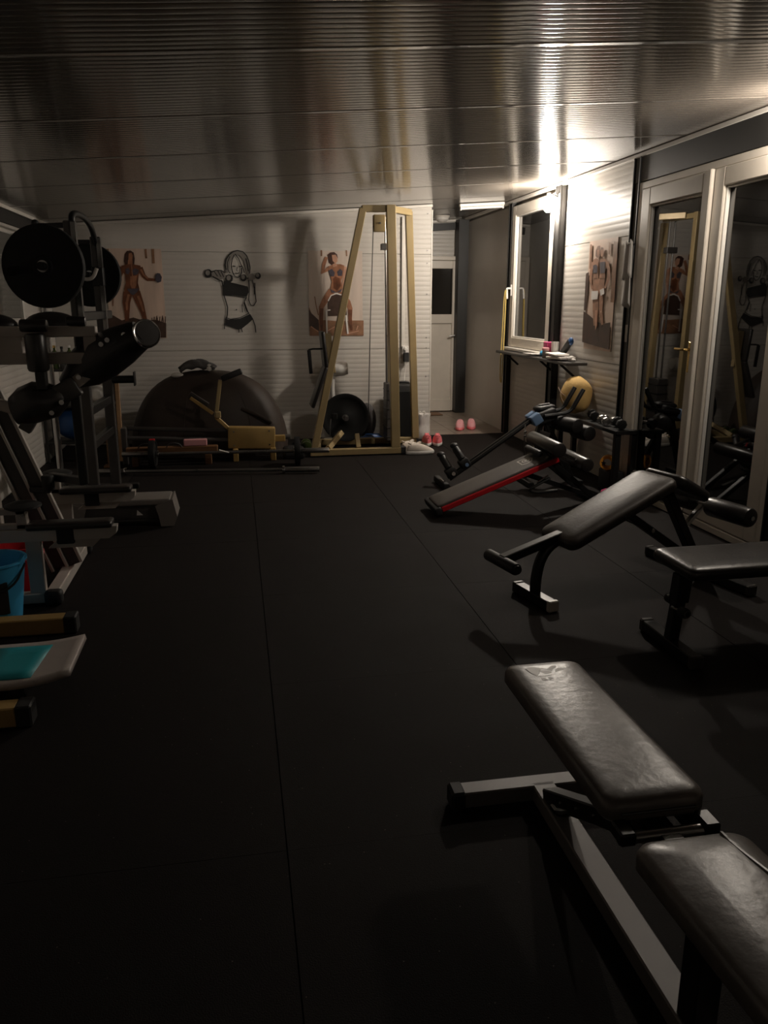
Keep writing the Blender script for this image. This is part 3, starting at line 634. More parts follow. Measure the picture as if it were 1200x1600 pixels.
lines([(3, [(205, 175), (195, 480)]), (3, [(440, 150), (430, 300)]), (6, [(515, 140), (500, 400), (470, 900)])], 'print_brown', 'printed_streak')
limb([(262, 560, 62), (252, 760, 52), (244, 1000, 40), (248, 1190, 24)], 'skin_glare'); limb([(345, 560, 70), (335, 760, 56), (325, 1000, 44), (345, 1180, 26)], 'skin_glare'); limb([(300, 600, 46), (285, 800, 36), (275, 1200, 26)], 'skin_glare')
limb([(240, 395, 42), (206, 500, 30), (196, 620, 26), (218, 738, 22)], 'skin_glare'); limb([(402, 385, 46), (428, 490, 38), (422, 610, 32), (378, 722, 26)], 'skin_glare')
poly([(232, 370), (275, 345), (300, 370), (298, 520), (300, 600), (232, 600), (242, 500)], 'skin_glare'); poly([(310, 380), (345, 350), (400, 365), (408, 420), (385, 520), (382, 600), (308, 600), (318, 500)], 'skin_glare')
poly([(268, 250), (290, 195), (322, 190), (325, 250), (318, 330), (280, 345), (262, 320)], 'hair_glare'); poly([(282, 250), (308, 240), (316, 290), (298, 325), (284, 300)], 'skin_glare')
poly([(325, 250), (338, 215), (362, 225), (368, 280), (352, 335), (330, 320)], 'skin_glare'); poly([(328, 240), (340, 208), (364, 218), (368, 255), (350, 238)], 'hair_glare')
poly([(232, 440), (262, 425), (288, 440), (285, 530), (235, 535)], 'bikini'); poly([(318, 400), (385, 390), (382, 530), (325, 540)], 'bikini')
poly([(215, 760), (300, 755), (290, 860), (210, 868)], 'paper', 'printed_garment'); poly([(318, 745), (370, 720), (380, 790), (330, 820)], 'paper', 'printed_garment')
poly([(260, 1000), (290, 1000), (285, 1190), (262, 1250)], 'skin_light', 'printed_boot')
# line drawing on the back wall
WD = thing('wall_decal', 'black line drawing of a long-haired woman lifting two dumbbells', 'wall decal', (0.0, YB-.003, 1.13))
cr = crop(150, 370, 4.444); poly, lines, limb = printer(cr, backp, WD)
poly([(890, 305), (940, 318), (1058, 352), (1060, 385), (1045, 418), (960, 405), (888, 402), (882, 350)], 'ink', 'printed_top')
poly([(897, 565), (920, 575), (1000, 568), (1070, 535), (1092, 570), (1060, 600), (1010, 640), (980, 642), (898, 612)], 'ink', 'printed_briefs')
poly([(920, 130), (950, 105), (980, 95), (1020, 105), (1050, 140), (1068, 200), (1070, 255), (1050, 270), (1040, 220), (1025, 165), (1000, 130), (960, 125), (935, 170), (925, 215), (918, 255), (900, 240), (898, 190), (908, 150)], 'ink_grey', 'printed_hair')
lines([(1.6, [(905, 230), (897, 195), (905, 155), (925, 125), (955, 102), (982, 95), (1020, 104), (1045, 130), (1060, 165), (1070, 215), (1066, 255)]),
       (1.4, [(960, 125), (945, 160), (938, 200), (945, 235), (955, 262)]), (1.4, [(965, 120), (990, 150), (1005, 190), (1020, 215), (1030, 250)]), (2.0, [(1040, 150), (1050, 190), (1058, 240)]), (1.3, [(930, 135), (912, 180), (915, 225), (930, 255)]),
       (1.6, [(948, 203), (968, 206)]), (1.6, [(992, 208), (1012, 206)]), (1.0, [(980, 210), (976, 235), (986, 238)]), (1.4, [(968, 252), (980, 256), (994, 250)]), (1.2, [(945, 240), (962, 272), (985, 285), (1005, 268)]),
       (1.8, [(1012, 215), (1010, 250), (1003, 268)])])
lines([(1.7, [(870, 300), (885, 350), (886, 400), (900, 440), (914, 490), (912, 540), (905, 575)]), (1.6, [(1045, 418), (1030, 450), (1040, 495), (1060, 530)]), (2.2, [(1028, 455), (1052, 520)]), (1.4, [(895, 600), (892, 640)]), (1.6, [(1088, 570), (1105, 620), (1110, 665)]),
       (1.1, [(1012, 470), (1018, 525)]), (2.2, [(972, 505), (978, 508)]), (1.2, [(900, 560), (935, 572), (1000, 562), (1065, 530)]), (1.2, [(888, 402), (960, 410), (1045, 424)]), (1.2, [(900, 310), (1055, 348)]),
       (1.6, [(990, 640), (992, 665)]), (1.6, [(1010, 638), (1016, 662)]), (1.4, [(1060, 300), (1065, 360), (1060, 440), (1075, 475), (1095, 478), (1112, 450), (1105, 390), (1102, 320)]), (1.3, [(1085, 300), (1100, 360), (1100, 400)])])
for c_, rx in (((780, 255), 27), ((925, 290), 26), ((1025, 285), 22), ((1125, 272), 20)):
    poly([(c_[0]+rx*math.cos(t*.628), c_[1]+rx*1.15*math.sin(t*.628)) for t in range(10)], 'ink', 'printed_dumbbell')
    poly([(c_[0]-4+rx*.6*math.cos(t*.628), c_[1]-5+rx*.7*math.sin(t*.628)) for t in range(10)], 'ink_grey', 'printed_dumbbell')
poly([(800, 245), (830, 235), (870, 235), (895, 250), (900, 285), (865, 298), (830, 280), (805, 272)], 'ink_grey', 'printed_hand')
poly([(1055, 262), (1085, 255), (1105, 268), (1102, 295), (1070, 305), (1052, 292)], 'ink_grey', 'printed_hand')
lines([(1.3, [(820, 240), (845, 275)]), (1.3, [(845, 235), (868, 278)]), (1.3, [(868, 240), (888, 280)]), (1.5, [(800, 246), (830, 233), (870, 234), (896, 250)]), (1.5, [(810, 275), (850, 300), (880, 310)]), (1.6, [(1040, 285), (1060, 290)])])
# ------------------------------------------------------------------ gold cable tower
T = thing('cable_tower', 'tall gold painted cable tower with slanted legs against the back wall', 'exercise machine', (1.3, 7.9, 0))
def bar(name, a, b, w_=.06, h_=.06, m='gold', p=None): return G().beam(a, b, w_, h_, up=(0, 1, 0)).obj(name, m, p or T)
bar('base_beam', (.66, 7.67, .04), (1.56, 7.67, .04), .06, .07)
G().box((1.575, 7.67, .04), (.06, .07, .078), bev=.008).obj('end_cap', 'black_rubber', T)
bar('base_beam', (.76, 8.26, .04), (1.84, 8.26, .04), .06, .07)
G().beam((.72, 7.70, .04), (.80, 8.23, .04), .06, .06).obj('base_beam', 'gold', T)
G().beam((1.50, 7.70, .04), (1.60, 8.23, .04), .06, .06).obj('base_beam', 'gold', T)
bar('slanted_leg', (.70, 7.68, .06), (1.20, 7.72, 2.285), .065, .06)
bar('front_post', (1.505, 7.67, .07), (1.455, 7.70, 2.32), .085, .07)
bar('rear_post', (1.57, 8.24, .07), (1.535, 8.22, 2.26), .06, .07)
bar('slanted_leg', (1.83, 8.24, .06), (1.715, 8.12, 2.31), .07, .06)
bar('top_beam', (1.19, 7.72, 2.285), (1.42, 7.72, 2.29), .06, .06); 
bar('top_beam', (1.50, 7.86, 2.30), (1.72, 8.11, 2.30), .06, .06)
G().beam((1.46, 7.72, 2.29), (1.54, 8.22, 2.29), .055, .05).obj('top_beam', 'gold', T)
G().box((1.37, 7.80, 2.17), (.11, .012, .15), bev=.012).obj('pulley_plate', 'gold', T)
G().box((1.37, 7.86, 2.17), (.11, .012, .15), bev=.012).obj('pulley_plate', 'gold', T)
G().lathe([(.012, 0), (.05, 0), (.042, .01), (.05, .02), (.012, .02)], (1.37, 7.82, 2.17), (0, 1, 0), 20).obj('pulley', 'black_rubber', T)
G().cyl((1.375, 7.785, 2.17), (1.375, 7.872, 2.17), .010, n=8).obj('pulley_bolt', 'steel', T)
bar('guide_bracket', (1.44, 8.12, 1.98), (1.56, 8.12, 1.98), .06, .08, 'grey_dark')
for x in (1.50, 1.56): G().cyl((x, 8.10, .08), (x-.02, 8.10, 2.27), .010, n=8).obj('guide_rod', 'steel', T)
ws = G().box((1.535, 8.08, .37), (.12, .20, .58), bev=.006).obj('weight_stack', 'grey_dark', T)
for k in range(6): G().box((1.535, 8.08, .12+k*.095), (.128, .208, .010), bev=.002).obj('weight_plate_edge', 'black_paint', ws)
G().tube([(1.318, 7.84, 2.15), (1.29, 7.86, 1.3), (1.27, 7.88, .45), (1.265, 7.9, .25)], .004, 6).obj('cable', 'black_paint', T)
# seat bracket, dark pad and handle carried by the slanted leg
bar('pad_arm', (.855, 7.72, 1.17), (.895, 7.70, .80), .06, .055)
G().beam((.80, 7.73, 1.19), (.83, 7.73, .86), .035, .26, .012, up=(0, 1, 0)).obj('back_pad', 'leather', T)
G().beam((.83, 7.73, .86), (.69, 7.73, .48), .035, .26, .012, up=(0, 1, 0)).obj('back_pad', 'leather', T)
hd = G().tube([(.82, 7.66, 1.03), (.67, 7.66, 1.03), (.67, 7.66, 1.0)], .008, 8, 1).obj('handle', 'black_paint', T)
G().cyl((.67, 7.66, 1.02), (.685, 7.66, .80), .017, n=12, bev=.004).obj('grip', 'foam', hd)
bar('peg_strut', (.84, 7.70, .07), (1.0, 7.92, .19), .05, .05); bar('peg_strut', (1.14, 7.70, .07), (1.13, 7.75, .20), .045, .045)
G().cyl((1.06, 7.96, .32), (1.06, 8.16, .32), .022, n=12).obj('plate_peg', 'steel', T)
def plate(name, label, c, axis, r, t, group=None, hub='steel'):
    a = Vector(axis).normalized()
    th = thing(name, label, 'weight plate', (c[0], c[1], c[2]-r if abs(a.z) < .5 else c[2]), group=group)
    G().lathe([(.026, -t/2), (r*.22, -t/2), (r*.25, -t*.38), (r*.82, -t*.36), (r*.86, -t/2), (r*.985, -t/2), (r, -t*.35), (r, t*.35), (r*.985, t/2), (r*.86, t/2), (r*.82, t*.36), (r*.25, t*.38), (r*.22, t/2), (.026, t/2), (.026, -t/2)], c, a, 40).obj('disc', 'black_iron', th)
    G().lathe([(.024, -t/2-.001), (.034, -t/2-.001), (.034, t/2+.001), (.024, t/2+.001), (.024, -t/2-.001)], c, a, 20).obj('hub_ring', hub, th)
    return th
plate('weight_plate', 'big black weight plate stored low in the gold tower', (1.06, 8.06, .32), (0.05, 1, 0), .243, .035)
G().tube([(.905, 7.985, .32), (.895, 7.98, .25), (.89, 7.98, .14)], .006, 6).obj('hook_chain', 'steel', T)
G().box((.94, 7.985, .345), (.06, .02, .06), bev=.006).obj('hook', 'black_iron', T)
# speaker, conduit, fan, bags and shoes around the tower
S = thing('speaker', 'black box loudspeaker standing behind the gold tower post', 'speaker', (1.75, 8.48, 0))
G().box((1.75, 8.50, .31), (.235, .24, .60), bev=.02).obj('cabinet', 'black_rubber', S)
G().box((1.75, 8.376, .29), (.20, .012, .50), bev=.005).obj('grille', 'black_iron', S)
G().tube([(1.69, 8.50, .605), (1.69, 8.50, .625), (1.81, 8.50, .625), (1.81, 8.50, .605)], .012, 8, 1).obj('carry_handle', 'black_paint', S)
for x in (1.66, 1.84): G().box((x, 8.5, .008), (.03, .2, .016)).obj('foot', 'black_rubber', S)
cn = thing('conduit', 'white cable conduit with socket on the back wall behind the tower', 'conduit', (1.79, YB, .9))
G().box((1.79, YB-.012, 1.65), (.035, .022, 1.35), bev=.003).obj('channel', 'white_trim', cn)
so = G().box((1.815, YB-.02, .945), (.075, .035, .10), bev=.006).obj('socket', 'white_plastic', cn)
G().cyl((1.815, YB-.036, .96), (1.815, YB-.06, .96), .022, .018, 14, .003).obj('plug', 'white_plastic', so)
G().box((1.82, YB-.06, .875), (.06, .05, .10), bev=.006).obj('power_adapter', 'black_rubber', so)
G().tube([(1.815, YB-.06, .95), (1.83, YB-.07, .85), (1.81, YB-.05, .75), (1.80, YB-.08, .64), (1.78, YB-.15, .62)], .004, 6, 2).obj('cord', 'white_plastic', so)
F = thing('desk_fan', 'white pedestal fan behind the black weight plate', 'fan', (1.0, 8.52, 0))
G().cyl((1.0, 8.52, .005), (1.0, 8.52, .03), .14, .12, 24, .006).obj('base', 'white_plastic', F)
G().tube([(1.0, 8.52, .03), (.99, 8.52, .40), (.985, 8.52, .62), (1.0, 8.52, .70)], .025, 12, 1).obj('pole', 'white_plastic', F)
hd = G().lathe([(0, -.10), (.05, -.095), (.075, -.05), (.075, .04), (.06, .09), (0, .10)], (1.06, 8.52, .77), (1, -.1, .08), 20).obj('motor_head', 'white_plastic', F)
G().lathe([(.0, .0), (.09, 0), (.11, .02), (.09, .04), (0, .04)], (.96, 8.53, .765), (-1, .1, -.08), 24).obj('guard', 'white_plastic', hd)
def bag(name, label, c, r, h, m='white_cloth', sx=1, knot=True):
    b = thing(name, label, 'bag', c)
    rr = random.Random(int(c[0]*100)); K = [rr.uniform(.84, 1.16) for _ in range(400)]
    g = G(); n = 18; rings = []
    for i, (q, z) in enumerate(((.02, 0), (.8, 0), (.95, .08), (1.0, .3), (.92, .5), (.9, .65), (1.05, .85), (1.12, 1.0), (.9, .97), (.45, .86), (.02, .84))):
        rings.append([g.b.verts.new((c[0]+math.cos(6.2832*k/n)*r*q*sx*K[i*n+k], c[1]+math.sin(6.2832*k/n)*r*q*K[i*n+k+3], c[2]+z*h*(1+.05*(K[i*n+k]-1) if z else 0))) for k in range(n)])
    g._skin(rings, n); g.obj('sack', m, b, 50)
    for s in (-1, 1): G().tube([(c[0]+s*.3*r, c[1], c[2]+h*.95), (c[0]+s*.45*r, c[1]-.01, c[2]+h*1.1), (c[0]+s*.1*r, c[1], c[2]+h*1.06)], .009, 6, 1).obj('bag_handle', m, b)
    return b
bag('plastic_bag', 'white plastic bag on the floor at the partition corner', (1.97, 8.56, .001), .085, .27)
def shoe(name, label, loc, rz, m, sole, L_=.27, group=None, slip=False):
    t = thing(name, label, 'shoe', loc, rz, group); h = 0.095 if not slip else .075
    def outline(s, z0, grow=0, n=28):
        out = []
        for k in range(n):
            a = 6.2832*k/n; x = math.cos(a)*L_/2; wd = .046+.008*math.cos(a*1.0)-.006*math.cos(2*a)
            out.append(Vector((x*(s+grow), math.sin(a)*wd*s, z0)))
        return out
    g = G(); rings = [[g.b.verts.new(p) for p in outline(s, z)] for s, z in ((.9, 0), (1.0, .004), (1.03, .018), (1.0, .032), (.97, .034))]
    g._skin(rings, 28); g.b.faces.new(rings[0][::-1]); g.b.faces.new(rings[-1]); g.obj('sole', sole, t, 50, local=True)
    g = G(); prof = ((.97, .030), (.98, .045), (.9, .065), (.78, .085), (.55, .10)); R_ = []
    for s, z in prof:
        ring = []
        for p in outline(s, z):
            f = (p.x/L_+.5)                                   # 0 heel .. 1 toe
            zz = .030+(z-.030)*(1.15 if f < .45 else max(.45, 1.15-(f-.45)*1.5))
            ring.append(g.b.verts.new((p.x*(1 if p.x > 0 else 1.0)-(1-s)*.02, p.y, zz)))
        R_.append(ring)
    g._skin(R_, 28); g.b.faces.new(R_[-1]); up = g.obj('upper', m, t, 60, local=True)
    if not slip:
        for k in range(4): G().tube([(.0+k*.022, -.022, .094-k*.009), (.005+k*.022, 0, .104-k*.010), (.0+k*.022, .022, .094-k*.009)], .0035, 6, 1).obj('lace', 'white_cloth', up, local=True)
        G().box((-.015, 0, .112), (.05, .045, .012), rot=(0, -.35, 0), bev=.005).obj('tongue', m, up, local=True)
        G().tube([(-.10, .025, .105), (-.125, 0, .115), (-.10, -.025, .105)], .008, 6, 1).obj('heel_collar', m, up, local=True)
    else:
        G().box((-.02, 0, .083), (.02, .085, .012), bev=.004).obj('strap', sole, up, local=True)
        G().ball((.045, 0, .075), .014, (1, 1, .5)).obj('bow', sole, up, local=True)
    return t
shoe('sneaker', 'cream sneaker lying in front of the gold tower foot', (1.745, 7.63, .001), .10, 'shoe_white', 'white_plastic', .29)
shoe('sneaker', 'cream sneaker tucked behind its twin beside the tower', (1.70, 7.76, .001), .25, 'shoe_white', 'white_plastic', .28)
shoe('sneaker', 'coral pink sneaker with white sole nearer the tower leg', (1.93, 8.13, .001), 1.45, 'coral', 'white_plastic', .25)
shoe('sneaker', 'coral pink sneaker with white sole farther from the tower leg', (2.04, 8.11, .001), 1.35, 'coral', 'white_plastic', .25)
shoe('slipper', 'pink slipper on the corridor floor, left one of the pair', (2.56, 9.10, .001), -1.9, 'pink', 'coral', .25, slip=True)
shoe('slipper', 'pink slipper on the corridor floor, right one of the pair', (2.71, 9.14, .001), -1.8, 'pink', 'coral', .25, slip=True)
mt = G().box((2.44, 10.45, .006), (.45, .28, .010), bev=.004).obj('door_mat', 'wood', None); solo(mt, (2.44, 10.45, 0)); tag(mt, 'small brown mat in front of the corridor door', 'mat')
bb = thing('ankle_strap', 'blue folded strap on the floor inside the tower base', 'strap', (1.40, 8.44, 0))
G().pad(frame((1.40, 8.44, .003), (1, .2, 0)), .26, .16, .05, cr=.05, puff=.03).obj('fold', 'blue_dark', bb, 50)
G().tube([(1.15, 8.42, .012), (1.22, 8.38, .012), (1.30, 8.40, .02), (1.38, 8.40, .06)], .006, 6, 2).obj('tie', 'white_cloth', bb)
db = thing('helmet_bag', 'dark backpack slumped against the wall beside the tower', 'bag', (1.36, 8.60, 0))
G().ball((1.37, 8.62, .20), .13, (.8, .6, 1.5)).obj('body', 'grey_cloth', db); G().tube([(1.33, 8.55, .33), (1.28, 8.52, .22), (1.30, 8.54, .10)], .012, 6, 1).obj('strap', 'black_rubber', db)
# ------------------------------------------------------------------ right wall: shelf, window things, table
SH = thing('wall_shelf', 'dark narrow shelf board under the window, cluttered with papers', 'shelf', (2.9, 7.6, .93))
G().box((2.905, 7.62, .932), (.19, 1.98, .026), bev=.004).obj('board', 'grey_dark', SH)
for y in (6.9, 7.4, 8.4): G().beam((3.0, y, .80), (2.86, y, .915), .02, .02).obj('bracket', 'steel_dark', SH)
ZS = .946
def sheaf(i, c, d, rz, label, m='paper'):
    g = G().box((0, 0, 0), d, bev=.002, seg=1)
    for v in g.b.verts: v.co.z += .006*math.sin(v.co.x*40+i)+.004*math.sin(v.co.y*27+i*2)
    o = g.obj('paper_stack', m, None); o.location = c; o.rotation_euler = (0, 0, rz); tag(o, label, 'papers')
sheaf(0, (2.885, 6.96, ZS+.022), (.15, .28, .018), .1, 'crumpled white papers at the near end of the shelf')
sheaf(1, (2.875, 7.02, ZS+.058), (.13, .30, .014), -.08, 'loose white papers lying on top of the crumpled pile')
sheaf(2, (2.86, 7.62, ZS+.018), (.11, .20, .010), .1, 'thin white papers on the shelf below the window')
def pot(name, label, c, r, h, m, cat, lid=None):
    t = thing(name, label, cat, c); G().lathe([(0, 0), (r*.88, 0), (r*.95, .004), (r, h), (r*.93, h), (r*.9, h-.006), (0, h-.012)], c, (0, 0, 1), 18).obj('body', m, t)
    if lid: G().lathe([(r*1.03, 0), (r*1.05, .004), (r*1.05, .02), (r*.9, .026), (0, .027)], (c[0], c[1], c[2]+h-.004), (0, 0, 1), 18).obj('lid', lid, t)
    return t
pot('paper_cup', 'tall white cup on the shelf beside the poster', (2.93, 7.215, ZS+.001), .036, .15, 'white_plastic', 'cup')
t = thing('pink_box', 'hot pink box standing in a pale tub on the shelf', 'box', (2.92, 7.35, ZS+.0275))
G().box((2.92, 7.35, ZS+.100), (.07, .09, .09), bev=.004).obj('carton', 'hot_pink', t); G().box((2.92, 7.35, ZS+.0285), (.075, .10, .055), bev=.006).obj('tub', 'pink', t)
pot('small_jar', 'short pale jar between the pink box and the white cup', (2.85, 7.24, ZS+.001), .032, .075, 'silver_plastic', 'jar', 'pink')
t = thing('blue_bag', 'crumpled bright blue wrapper on the shelf by the window', 'wrapper', (2.93, 7.49, ZS+.001))
G().ball((2.93, 7.50, ZS+.030), .035, (1, 1.2, .8)).obj('wrap', 'blue_bucket', t); G().ball((2.93, 7.455, ZS+.022), .026, (1, 1, .8)).obj('twist', 'white_plastic', t)
t = thing('bottle_bag', 'black pouch leaning on the wall behind the white cup', 'pouch', (2.975, 7.14, ZS+.001))
G().beam((2.982, 7.18, ZS+.03), (2.982, 6.98, ZS+.17), .05, .06, .02).obj('pouch', 'black_rubber', t); G().ball((2.985, 6.98, ZS+.165), .036, (.6, 1, 1)).obj('flap', 'blue_dark', t)
t = thing('tissue', 'crumpled white tissue at the near end of the shelf', 'tissue', (2.90, 6.75, ZS))
G().ball((2.90, 6.755, ZS+.028), .030, (1, 1.2, .8), n=9, m=6).obj('ball', 'white_cloth', t); G().ball((2.90, 6.70, ZS+.018), .020, (1, 1.3, .7), n=8, m=5).obj('tail', 'white_cloth', t)
t = thing('yellow_cord', 'yellow cord hanging in a long loop from the window handle', 'cord', (2.90, 8.62, .60))
G().tube([(2.915, 8.615, 1.585), (2.90, 8.65, 1.58), (2.895, 8.655, 1.2), (2.885, 8.66, .8), (2.885, 8.65, .62), (2.885, 8.62, .58), (2.885, 8.595, .62), (2.89, 8.60, .8), (2.90, 8.605, 1.2), (2.905, 8.612, 1.56), (2.915, 8.615, 1.585)], .006, 7, 2).obj('loop', 'cord_yellow', t)
t = thing('hanging_towel', 'white cloths hung on the steel column beside the poster', 'towel', (XR-.06, 5.9, 1.4))
def cloth(y0, y1, z0, z1, ph): return lambda u, v: (XR-.075-.020*math.sin(u*9+ph)*(.4+.6*(1-v)), y0+(y1-y0)*u*(.75+.25*(1-v))+.02*v, z0+(z1-z0)*v+.02*math.sin(u*7+ph))
G().grid(cloth(5.83, 5.96, 1.63, 1.89, 0), 10, 8).obj('cloth', 'white_cloth', t, 60, solid=.006)
G().grid(cloth(5.82, 5.97, 1.43, 1.66, 2), 10, 8).obj('cloth', 'white_cloth', t, 60, solid=.006)
G().cyl((XR-.04, 5.90, 1.88), (XR-.09, 5.90, 1.88), .008, n=8).obj('hook', 'steel', t)
t = tag(solo(G().box((XR-.045, 5.90, 1.22), (.006, .045, .13), bev=.002).obj('tape_strip', 'silver_plastic', None), (XR-.045, 5.90, 1.22)), 'pale strip of tape on the steel column by the door', 'tape')
TB = thing('side_table', 'low black table under the poster holding dumbbells', 'table', (2.80, 6.2, 0))
G().box((2.905, 6.22, .49), (.19, 1.20, .03), bev=.004).obj('tabletop', 'black_paint', TB)
for x in (2.84, 2.975):
    for y in (5.66, 6.77): G().box((x, y, .237), (.045, .045, .474), bev=.003).obj('leg', 'black_paint', TB)
def dumbbell(label, c, d, r=.04, L_=.20, m='black_iron', grip='chrome', group='dumbbells on the low table'):
    d = Vector(d).normalized(); c = Vector(c); t = thing('dumbbell', label, 'dumbbell', (c.x, c.y, c.z-r), group=group)
    G().cyl(c-d*L_*.3, c+d*L_*.3, r*.35, n=10).obj('handle', grip, t)
    for s in (-1, 1):
        G().cyl(c+d*s*L_*.24, c+d*s*L_*.5, r, n=8, bev=.008).obj('head', m, t)
    return t
dumbbell('small black dumbbell with chrome grip on the near table end', (2.90, 5.76, .546), (.25, 1, 0))
dumbbell('chrome dumbbell lying second from the near table end', (2.87, 5.97, .541), (.2, 1, 0), .035, .18, 'steel')
dumbbell('chrome dumbbell lying mid table behind the first two', (2.94, 6.02, .536), (-.1, 1, 0), .03, .17, 'steel')
dumbbell('black dumbbell lying beside the wall on the table', (2.90, 6.23, .546), (.3, 1, 0), .04, .2)
YL = thing('plush_cushion', 'round yellow plush cushion on the table behind the ab trainer', 'cushion', (2.885, 6.56, .506))
fb_ = Vector((2.885, 6.56, .676))
def plush(u, v):
    a, b = u*6.28318, (v-.5)*3.14159; r = .158*(1+.04*math.sin(3*a+1)*math.cos(b)+.03*math.sin(5*b+a))
    return fb_+Vector((math.cos(a)*math.cos(b)*r*.8, math.sin(a)*math.cos(b)*r*1.12, math.sin(b)*r))
g = G().grid(plush, 24, 14); bmesh.ops.remove_doubles(g.b, verts=g.b.verts, dist=.0005); yp = g.obj('body', 'yellow_plush', YL, 80)
for s in (0, 1): G().tube([fb_+Vector((-.128, .10-.05*s, .06-.05*s)), fb_+Vector((-.137, .03-.04*s, .02-.06*s)), fb_+Vector((-.128, -.07, .0-.07*s))], .003, 6, 2).obj('stitch_line', 'wood', yp)
OR = thing('ankle_weight', 'orange cuff weight with dark star under the low table', 'ankle weight', (2.87, 5.83, 0))
oc = Vector((2.80, 5.72, .20))
G().box((2.895, 5.83, .083), (.12, .20, .164), bev=.012).obj('box_base', 'black_rubber', OR)
G().lathe([(.035, -.045), (.055, -.045), (.058, 0), (.055, .045), (.035, .045), (.035, -.045)], (2.86, 5.83, .2245), (.5, .8, 0), 20).obj('cuff', 'orange', OR)
sd = Vector((-.8, -.55, .0)).normalized(); su = sd.cross(Vector((0, 0, 1)))
g = G(); g.b.faces.new([g.b.verts.new(Vector((2.86, 5.83, .2245))+sd*.0595+su*(r_*math.sin(k*.62832))+Vector((0, 0, 1))*(r_*math.cos(k*.62832))) for k, r_ in enumerate([.026, .011]*5)]); g.obj('star_mark', 'ink', OR, 0)
PK = thing('resistance_band', 'hot pink band heaped on the floor under the table', 'band', (2.74, 5.52, 0))
G().tube([(2.66, 5.50, .012), (2.72, 5.56, .03), (2.78, 5.50, .05), (2.72, 5.45, .035), (2.66, 5.52, .06), (2.76, 5.58, .07), (2.80, 5.48, .02)], .012, 8, 2).obj('band', 'hot_pink', PK); G().box((2.62, 5.44, .010), (.07, .05, .016), bev=.005).obj('buckle', 'hot_pink', PK)
TL = tag(solo(G().ball((2.58, 5.66, .035), .034, (1.3, 1, 1)).obj('teal_ball', 'teal', None), (2.58, 5.66, 0)), 'small teal massage ball on the floor by the ab board', 'ball')
# ------------------------------------------------------------------ back left: dome, rowing frame, barbells
DM = thing('domed_cushion', 'huge dark brown domed cushion against the back wall', 'cushion', (-.34, 8.22, 0))
def dome(u, v):
    a = u*6.28318; b = v*math.pi/2; k = 1+.012*math.sin(3*a+2)
    return (-.30+.78*math.cos(a)*math.cos(b)**.75*k, 8.24+.46*math.sin(a)*math.cos(b)**.75*k, .80*math.sin(b)**1.0)
g = G().grid(dome, 48, 14); bmesh.ops.remove_doubles(g.b, verts=g.b.verts, dist=.0005); dm = g.obj('shell', 'dome_fabric', DM, 80)
for a in (.9, 2.1, 3.6, 4.4, 5.3): G().tube([Vector(dome(a/6.28318, v))+Vector((math.cos(a)*.002, math.sin(a)*.002, .002)) for v in (0.02, .2, .4, .6, .8, .98)], .005, 6, 1).obj('seam_or_crease_glint', 'dome_fabric', dm)
G().tube([(.30, 7.95, .30), (.20, 7.88, .38), (.02, 7.90, .45)], .018, 8, 2).obj('fold', 'dome_fabric', dm)
CL = thing('folded_clothes', 'dark grey cloth with white trim on top of the brown dome', 'clothes', (-.42, 8.2, .78))
def domez(x, y): return .80*math.sqrt(max(0, 1-min(1, math.hypot((x+.30)/.78, (y-8.24)/.46))**2.667))
def rag(u, v):
    x, y_ = -.55+.32*u+.02*math.sin(v*6), 8.12+.2*v+.02*math.sin(u*5)
    return (x, y_, domez(x, y_)+.035+.05*(math.sin(math.pi*u)*math.sin(math.pi*v))+.02*abs(math.sin(u*9+v*4)))
G().grid(rag, 18, 10).obj('garment', 'grey_cloth', CL, 80, solid=.03)
G().ball((-.58, 8.13, .765), .05, (1.3, 1, .5), n=9, m=6).obj('lace_trim', 'white_cloth', CL); G().ball((-.27, 8.12, .835), .03, (1, 1, 1.2), n=8, m=5).obj('collar', 'white_cloth', CL); G().ball((-.24, 8.16, .845), .035, (1.3, 1, .6)).obj('sleeve', 'grey_cloth', CL)
RW = thing('rowing_frame', 'gold box on dark twin rails with an upright padded lever', 'exercise machine', (.1, 7.62, 0))
G().box((.105, 7.62, .215), (.44, .10, .205), rot=(0, .04, 0), bev=.012).obj('gold_box', 'gold_dull', RW)
for x in (-.06, .27):
    for z in (.28, .15): G().cyl((x, 7.568, z), (x, 7.560, z), .008, n=8).obj('bolt', 'steel', RW)
G().cyl((-1.04, 7.66, .325), (-.10, 7.62, .285), .020, n=10).obj('rail', 'grey_dark', RW); G().cyl((-1.04, 7.60, .245), (-.10, 7.60, .20), .020, n=10).obj('rail', 'grey_dark', RW)
G().box((-1.05, 7.63, .17), (.05, .14, .34), bev=.006).obj('end_stand', 'grey_dark', RW)
G().box((.36, 7.63, .20), (.12, .06, .06), bev=.005).obj('stub', 'gold_dull', RW); G().cyl((.42, 7.63, .21), (.47, 7.63, .21), .025, n=10).obj('stub_cap', 'steel', RW)
for x in (-.05, .30): G().box((x, 7.62, .06), (.05, .16, .12), bev=.005).obj('foot', 'gold_dull', RW)
lv = G().beam((-.215, 7.60, .42), (-.16, 7.60, .76), .035, .035).obj('lever', 'gold', RW)
G().beam((-.15, 7.60, .77), (.04, 7.60, .84), .05, .055, .012).obj('lever_pad', 'foam', lv)
G().box((-.195, 7.60, .44), (.05, .06, .06), bev=.006).obj('pivot', 'gold', lv)
G().beam((-.22, 7.61, .42), (-.10, 7.62, .30), .035, .035).obj('pivot_arm', 'gold_dull', RW)
G().beam((-.44, 7.62, .60), (-.24, 7.61, .45), .030, .03).obj('side_arm', 'gold_dull', RW); G().beam((-.44, 7.66, .64), (-.28, 7.65, .53), .030, .03).obj('side_arm', 'grey_dark', RW)
